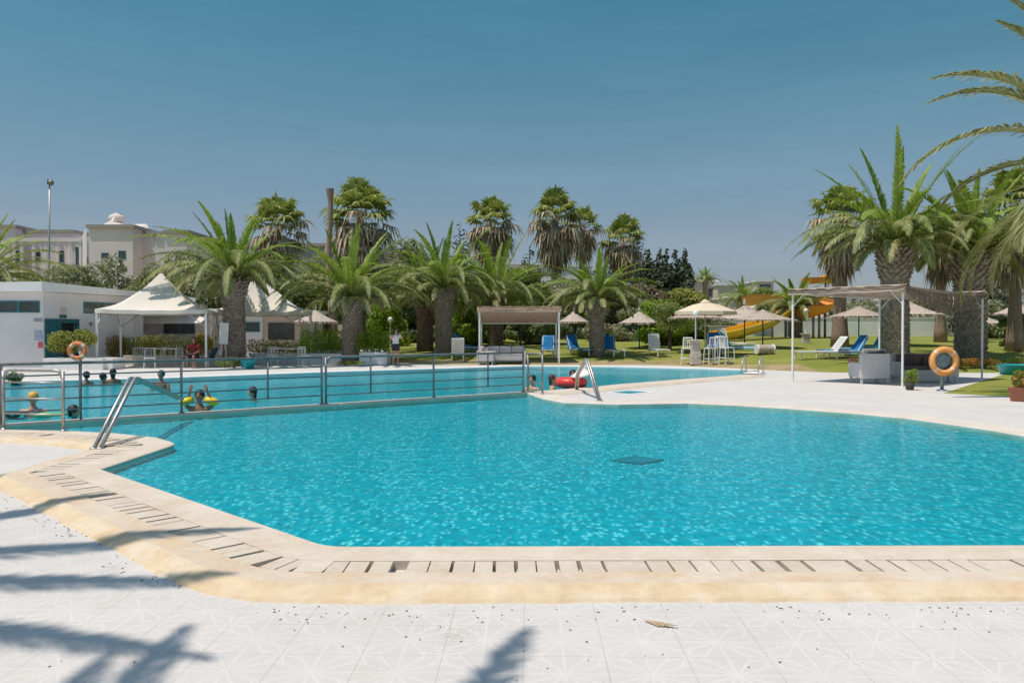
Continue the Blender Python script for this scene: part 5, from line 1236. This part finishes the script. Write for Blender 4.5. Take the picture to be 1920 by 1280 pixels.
lifebuoy((q.x, q.y, zc), 22 * m_, 5.6 * m_, 'large amber lifebuoy hanging on the stand at the grass corner on the right', 0)
s151 = along(151); c_ = pd_(s151); zc = D(151, 657, c_[1]).z; m_ = c_[1] / 1500
t = thing('lifebuoy_post', (c_[0], c_[1], .085), 0, 'thin grey post rising above the divider railing under the small orange lifebuoy', 'stand'); b = MB(); b.tube([(0, 0, .0), (0, 0, zc - .1)], .022, 8); b.build('post', M_dsteel, t, True); b = MB(); b.box((0, .02, zc - .05), (.12, .02, .12)); b.build('bracket', M_dsteel, t)
lifebuoy((c_[0], c_[1] - .09, zc), 13.3 * m_, 3.4 * m_, 'small orange lifebuoy above the divider railing at the left', R(5), False)
# bench seat of the man
p = g0(370, 689); t = thing('dark_lounger', p, 0, 'low dark blue padded lounger the man in maroon sits on', 'sun lounger'); b = MB(); b.box((0, .2, .38), (1.35, .62, .09)); b.build('cushion', plain('navy_cushion', (.012, .03, .06), .8), t, bevel=.03)
b = MB(); b.box((.62, .2, .62), (.07, .58, .55), 0, R(25)); b.build('backrest', plain('navy_teal', (.015, .06, .10), .8), t, bevel=.03)
for x in (-.58, -.1, .5): b = MB(); b.tube([(x, -.05, 0), (x, -.05, .34)], .03, 6); b.build('leg', M_bwall, t); b = MB(); b.tube([(x, .45, 0), (x, .45, .34)], .03, 6); b.build('leg', M_bwall, t)
# ---------------------------------------------------------------- people
def figure(parent, name, nodes, edges, rad, mat, root=0, sub=2):
    me = bpy.data.meshes.new(name); me.from_pydata([tuple(n) for n in nodes], edges, []); me.materials.append(mat); o = bpy.data.objects.new(name, me); COL.objects.link(o); o.parent = parent
    md = o.modifiers.new('skin', 'SKIN'); md.use_smooth_shade = True
    sv = me.skin_vertices[0].data
    for i, r in enumerate(rad): sv[i].radius = (r, r) if not isinstance(r, tuple) else r; sv[i].use_root = (i == root)
    s = o.modifiers.new('sub', 'SUBSURF'); s.levels = sub; s.render_levels = sub; return o
class Sk:
    def __init__(s): s.n = []; s.e = []; s.r = []
    def add(s, p, r, par=None):
        s.n.append(Vector(p)); s.r.append(r); i = len(s.n) - 1
        if par is not None: s.e.append((par, i))
        return i
    def hand(s, par, pos, d, up, sc=1.0):
        d = Vector(d).normalized(); up = Vector(up).normalized(); sd = d.cross(up).normalized(); pos = Vector(pos)
        palm = s.add(pos + d * .05 * sc, (.030 * sc, .017 * sc), par)
        for k in range(4):
            o = (-.027 + .018 * k) * sc; L = [.062, .075, .070, .055][k] * sc
            a = s.add(pos + d * .09 * sc + sd * o, .009 * sc, palm); b_ = s.add(pos + d * (.09 * sc + L * .55) + sd * o * 1.15 - up * .010 * sc, .008 * sc, a); s.add(pos + d * (.09 * sc + L) + sd * o * 1.2 - up * .028 * sc, .0065 * sc, b_)
        a = s.add(pos + d * .045 * sc - sd * .035 * sc, .010 * sc, palm); s.add(pos + d * .085 * sc - sd * .055 * sc - up * .01 * sc, .008 * sc, a)
def head(parent, c, mat_skin, hair_mat, yaw=0, pitch=0, r=.098, hair='short', cap=None, nm='head'):
    """head with face; +y local is the facing direction before yaw"""
    M = Matrix.Translation(Vector(c)) @ Matrix.Rotation(yaw, 4, 'Z') @ Matrix.Rotation(pitch, 4, 'X')
    b = MB(); b.M = M; b.sphere((0, 0, 0), (r * .80, r * .95, r * 1.18), 18, 14); b.sphere((0, r * .35, -r * .62), (r * .52, r * .52, r * .55), 12, 8)
    b.sphere((0, r * .95, -r * .12), (r * .13, r * .2, r * .24), 8, 6); b.sphere((0, r * .80, -r * .55), (r * .28, r * .10, r * .09), 8, 6)
    for s in (-1, 1): b.sphere((s * r * .82, 0, -r * .08), (r * .10, r * .2, r * .28), 8, 6)
    h_ = b.build(nm, mat_skin, parent, True)
    b = MB(); b.M = M
    for s in (-1, 1): b.sphere((s * r * .32, r * .80, r * .08), (r * .13, r * .07, r * .09), 8, 6)
    b.build('eyes', M_hair, h_, True)
    b = MB(); b.M = M; b.sphere((0, -r * .16, r * .22), (r * .98, r * 1.04, r * 1.08), 16, 12); b.sphere((r * .2, -r * .5, -r * .25), (r * .75, r * .6, r * .75), 12, 8)
    if hair == 'long': b.sphere((0, -r * .55, -r * .6), (r * .75, r * .5, r * 1.3), 12, 10)
    if hair == 'bun': b.sphere((0, -r * .5, r * 1.2), (r * .4, r * .4, r * .36), 10, 8)
    b.build('cap' if cap else 'hair', cap or hair_mat, h_, True)
    return h_
def body_stand(t, mat, arms):
    s = Sk(); hip = s.add((0, 0, .92), (.145, .10)); wst = s.add((0, 0, 1.06), (.115, .085), hip); ch = s.add((0, 0, 1.24), (.14, .10), wst); nb = s.add((0, -.01, 1.38), (.09, .07), ch); nk = s.add((0, 0, 1.44), .05, nb); s.add((0, .01, 1.52), .052, nk)
    for sg in (-1, 1):
        th = s.add((sg * .09, 0, .84), .085, hip); kn = s.add((sg * .11, .02, .47), .056, th); cf = s.add((sg * .11, -.01, .32), .053, kn); an = s.add((sg * .11, -.02, .08), .034, cf); he = s.add((sg * .11, 0, .04), .036, an); s.add((sg * .13, .15, .025), (.04, .022), he)
        sh = s.add((sg * .17, 0, 1.35), .052, ch); e, w_ = arms[0 if sg < 0 else 1]; el = s.add(e, .036, sh); wr = s.add(w_, .025, el); d = Vector(w_) - Vector(e); s.hand(wr, w_, d, (0, 0, 1) if abs(d.normalized().z) < .9 else (0, 1, 0))
    return figure(t, 'body', s.n, s.e, s.r, mat)
# standing woman photographing towards the right
q = g0(742, 685); q = Vector((q.x, q.y, 0)); t = thing('person', q, R(-150), 'woman standing by the globe lamp in white top and dark shorts, hands raised', 'person')
body_stand(t, M_skin, [((-.30, .12, 1.22), (-.10, .26, 1.46)), ((.30, .12, 1.22), (.10, .26, 1.46))])
head(t, (0, .03, 1.58), M_skin, M_hair, 0, 0, .095, 'bun')
b = MB(); b.lathe([(.155, .90), (.150, 1.0), (.128, 1.08), (.145, 1.22), (.150, 1.32), (.10, 1.41), (.07, 1.42)], 20); 
for v_i in range(len(b.v)): x, y, z = b.v[v_i]; b.v[v_i] = (x * 1.12, y * .78, z)
for sg in (-1, 1): b.tube([(sg * .15, 0, 1.36), (sg * .24, .06, 1.29)], [.07, .062], 12)
b.build('white_top', M_white, t, True)
b = MB(); b.lathe([(.165, .80), (.165, .90), (.15, 1.0)], 20)
for v_i in range(len(b.v)): x, y, z = b.v[v_i]; b.v[v_i] = (x * 1.12, y * .85, z)
for sg in (-1, 1): b.tube([(sg * .09, 0, .84), (sg * .10, .01, .68)], [.10, .09], 14, cap=False)
b.build('dark_shorts', plain('dark_shorts', (.04, .035, .05), .8), t, True)
b = MB(); b.box((0, .37, 1.55), (.14, .05, .09)); meta(b.build('camera_body', M_hair, None, bevel=.01, loc=None), 'small dark camera held up by the standing woman', 'camera'); cb = bpy.data.objects['camera_body']; cb.location = q; cb.rotation_euler = (0, 0, R(-150)); cb.name = 'hand_camera'
# seated man in maroon
q = g0(362, 690); t = thing('person', (q.x, q.y + .2, 0), R(178), 'man in maroon shirt seated on the dark lounger under the left tent', 'person')
s = Sk(); hip = s.add((0, 0, .52), (.15, .12)); w_ = s.add((0, .0, .68), (.12, .10), hip); ch = s.add((0, .05, .90), (.15, .11), w_); nb = s.add((0, .07, 1.02), (.09, .07), ch); nk = s.add((0, .09, 1.08), .05, nb); s.add((0, .11, 1.15), .05, nk)
for sg in (-1, 1):
    th = s.add((sg * .10, .1, .50), .085, hip); kn = s.add((sg * .14, .48, .52), .058, th); cf = s.add((sg * .14, .46, .36), .054, kn); an = s.add((sg * .14, .44, .08), .034, cf); s.add((sg * .15, .60, .03), (.04, .025), an)
    sh = s.add((sg * .19, .05, .98), .056, ch); el = s.add((sg * .27, .16, .74), .04, sh); wr = s.add((sg * .12, .36, .62), .027, el); s.hand(wr, (sg * .12, .36, .62), (-sg * .5, .9, 0), (0, 0, 1))
figure(t, 'body', s.n, s.e, s.r, M_skin2)
head(t, (0, .13, 1.22), M_skin2, M_hair, R(20), R(-10))
b = MB(); b.lathe([(.15, .50), (.155, .60), (.14, .72), (.16, .88), (.155, .98), (.09, 1.05), (.07, 1.07)], 20)
for i_, (x, y, z) in enumerate(b.v): b.v[i_] = (x * 1.12, y * .9 + .10 * (z - .5), z)
for sg in (-1, 1): b.tube([(sg * .17, .05, .99), (sg * .27, .15, .76)], [.075, .065], 12)
b.build('maroon_shirt', M_maroon, t, True)
b = MB()
for sg in (-1, 1): b.tube([(sg * .08, -.02, .51), (sg * .10, .15, .51), (sg * .14, .44, .53)], [.12, .11, .085], 12)
b.build('dark_trousers', plain('navy_cloth', (.02, .03, .06), .9), t, True)
# swimmers: body upright in the water, cut by the surface
def swimmer(px, py, D0, hz, label, yaw, skin=M_skin, hair='short', cap=None, arms=None, top=None, lean=0, hairm=None):
    q = D(px, py, D0); t = thing('person', (q.x, D0, 0), yaw, label, 'person', None)
    zh = hz; s = Sk(); ch = s.add((0, 0, zh - .36), (.16, .11)); nb = s.add((0, lean * .3, zh - .20), (.095, .075), ch); nk = s.add((0, lean * .5, zh - .15), .056, nb); s.add((0, lean * .8, zh - .10), .05, nk); b0 = s.add((0, 0, zh - .62), (.13, .1), ch)
    for i, sg in enumerate((-1, 1)):
        sh = s.add((sg * .18, 0, zh - .24), .056, ch); e, w_ = arms[i] if arms else ((sg * .27, .08, zh - .55), (sg * .22, .25, zh - .68))
        el = s.add(e, .038, sh); wr = s.add(w_, .026, el); s.hand(wr, w_, Vector(w_) - Vector(e), (0, 0, 1) if abs((Vector(w_) - Vector(e)).normalized().z) < .9 else (0, 1, 0))
    figure(t, 'body', s.n, s.e, s.r, skin); head(t, (0, lean, zh), skin, hairm or M_hair, 0, 0, .1, hair, cap)
    if top:
        b = MB(); b.lathe([(.14, -.05), (.158, .0), (.165, .12), (.12, .2)], 18, (0, 0, zh - .52))
        for i_, (x, y, z) in enumerate(b.v): b.v[i_] = (x * 1.12, y * .8, z)
        b.build('swim_top', top, t, True)
    return t
def wz(px, py, D0): return D(px, py, D0).z
y1 = 24.3
swimmer(162, 704, y1, wz(162, 703, y1), 'dark haired bather at the far pool edge, leftmost of the three heads', R(30), M_skin2, 'short', top=plain('navy_swim', (.02, .03, .09), .7))
swimmer(194, 708, y1 - .3, wz(194, 706, y1 - .3), 'bather with wet brown hair in the middle of the three heads', R(-40), M_skin2, 'short', top=M_hair)
swimmer(212, 702, y1 + .3, wz(212, 698, y1 + .3), 'bather in green top, rightmost and tallest of the three heads', R(20), M_skin2, 'long', top=plain('green_swim', (.04, .30, .20), .7))
y2 = 22.0
swimmer(302, 706, y2, wz(302, 702, y2), 'bather in dark cap alone behind the bent handrail', R(180), M_skin2, 'short', cap=plain('dark_teal_cap', (.01, .06, .07), .5))
# child with yellow armbands resting at the divider
y3 = D(374, 700, 1).y * 0 + 15.7
zz = wz(374, 742, y3); t = swimmer(374, 742, y3, zz, 'bather with raised arms in yellow armbands just behind the divider wall', R(185), M_skin2, 'short', arms=[((-.26, .02, zz - .20), (-.17, .05, zz + .08)), ((.26, .02, zz - .20), (.17, .05, zz + .08))], top=plain('brown_swim', (.16, .07, .05), .7))
ya = plain('yellow_armband', (.80, .58, .02), .35)
for sg in (-1, 1):
    b = MB(); b.torus((sg * .235, .03, zz - .10), .075, .068, Matrix.Rotation(R(sg * 18), 4, 'Y'), 20, 10); meta(b.build('armband', ya, None, True), 'yellow inflatable armband on the %s arm of the bather behind the divider' % ('right' if sg < 0 else 'left'), 'armband'); o = bpy.context.scene.collection.objects[-1]; o.location = t.location; o.rotation_euler = t.rotation_euler
# woman with dark hair leaning in the middle of the far pool
y4 = 18.6; zz = wz(477, 734, y4); swimmer(477, 734, y4, zz, 'bather with long black hair leaning sideways in the middle of the pool', R(120), M_skin, 'long', lean=.05)
# left swimmer with orange cap and float boards
y5 = 15.2; zz = wz(60, 746, y5); t = swimmer(62, 746, y5, zz, 'bather in amber cap leaning on a float board behind the left railing', R(-160), M_skin, 'short', cap=plain('amber_cap', (.75, .42, .05), .5), arms=[((-.30, .10, zz - .36), (-.12, .34, .1)), ((.30, .10, zz - .36), (.52, .30, .08))])
def board(px, D0, lx, ly, m_, label, yaw, nm='float_board'):
    q = D(px, 700, D0); b = MB(); b.box((0, 0, .05), (lx, ly, .05)); o = b.build(nm, m_, None, bevel=.02); o.location = (q.x, D0, .02); o.rotation_euler = (0, 0, yaw); meta(o, label, 'float')
board(95, 14.6, .5, .30, M_green, 'green foam float board in front of the bather with amber cap', R(10))
board(24, 14.9, .42, .28, M_hair, 'black float board left of the bather with amber cap', R(-8))
swimmer(139, 768, 14.9, .10, 'mostly submerged child beside the green float board', R(-80), M_skin, 'short')
# three at the peninsula
y6 = 21.4; zz = wz(998, 711, y6); swimmer(998, 711, y6, zz, 'bather with short black hair and pale top at the peninsula tip railing', R(150), M_skin, 'short', top=M_white)
zz = wz(1036, 710, y6 + .2); swimmer(1036, 710, y6 + .2, zz, 'bather with reddish brown hair, middle of the three by the peninsula', R(-100), M_skin, 'long', hairm=plain('red_brown_hair', (.09, .03, .025), .6), top=plain('navy_swim', (.02, .03, .09), .7))
y7 = 22.2; zz = wz(1072, 701, y7); t = swimmer(1074, 703, y7, zz, 'child in the red float wearing a white pointed hat', R(180), M_skin2, 'short', top=plain('navy_swim', (.02, .03, .09)))
q = D(1070, 714, y7); b = MB(); b.torus((0, 0, .17), .34, .135, None, 30, 12); o = b.build('swim_ring', M_red, None, True); o.location = (q.x, y7, 0); meta(o, 'red inflatable swim ring around the child beside the handrail', 'swim ring')
q = D(1092, 693, y7 - .3); b = MB(); b.lathe([(.0, .24), (.03, .235), (.12, .13), (.22, .04), (.34, .0), (.33, -.012), (.2, .025), (.1, .10), (0, .2)], 20); o = b.build('sun_hat', M_white, None, True); o.location = (q.x, y7 - .3, q.z - .12); o.rotation_euler = (R(8), R(-12), 0); meta(o, 'white pointed sun hat above the red swim ring beside the handrail', 'hat')
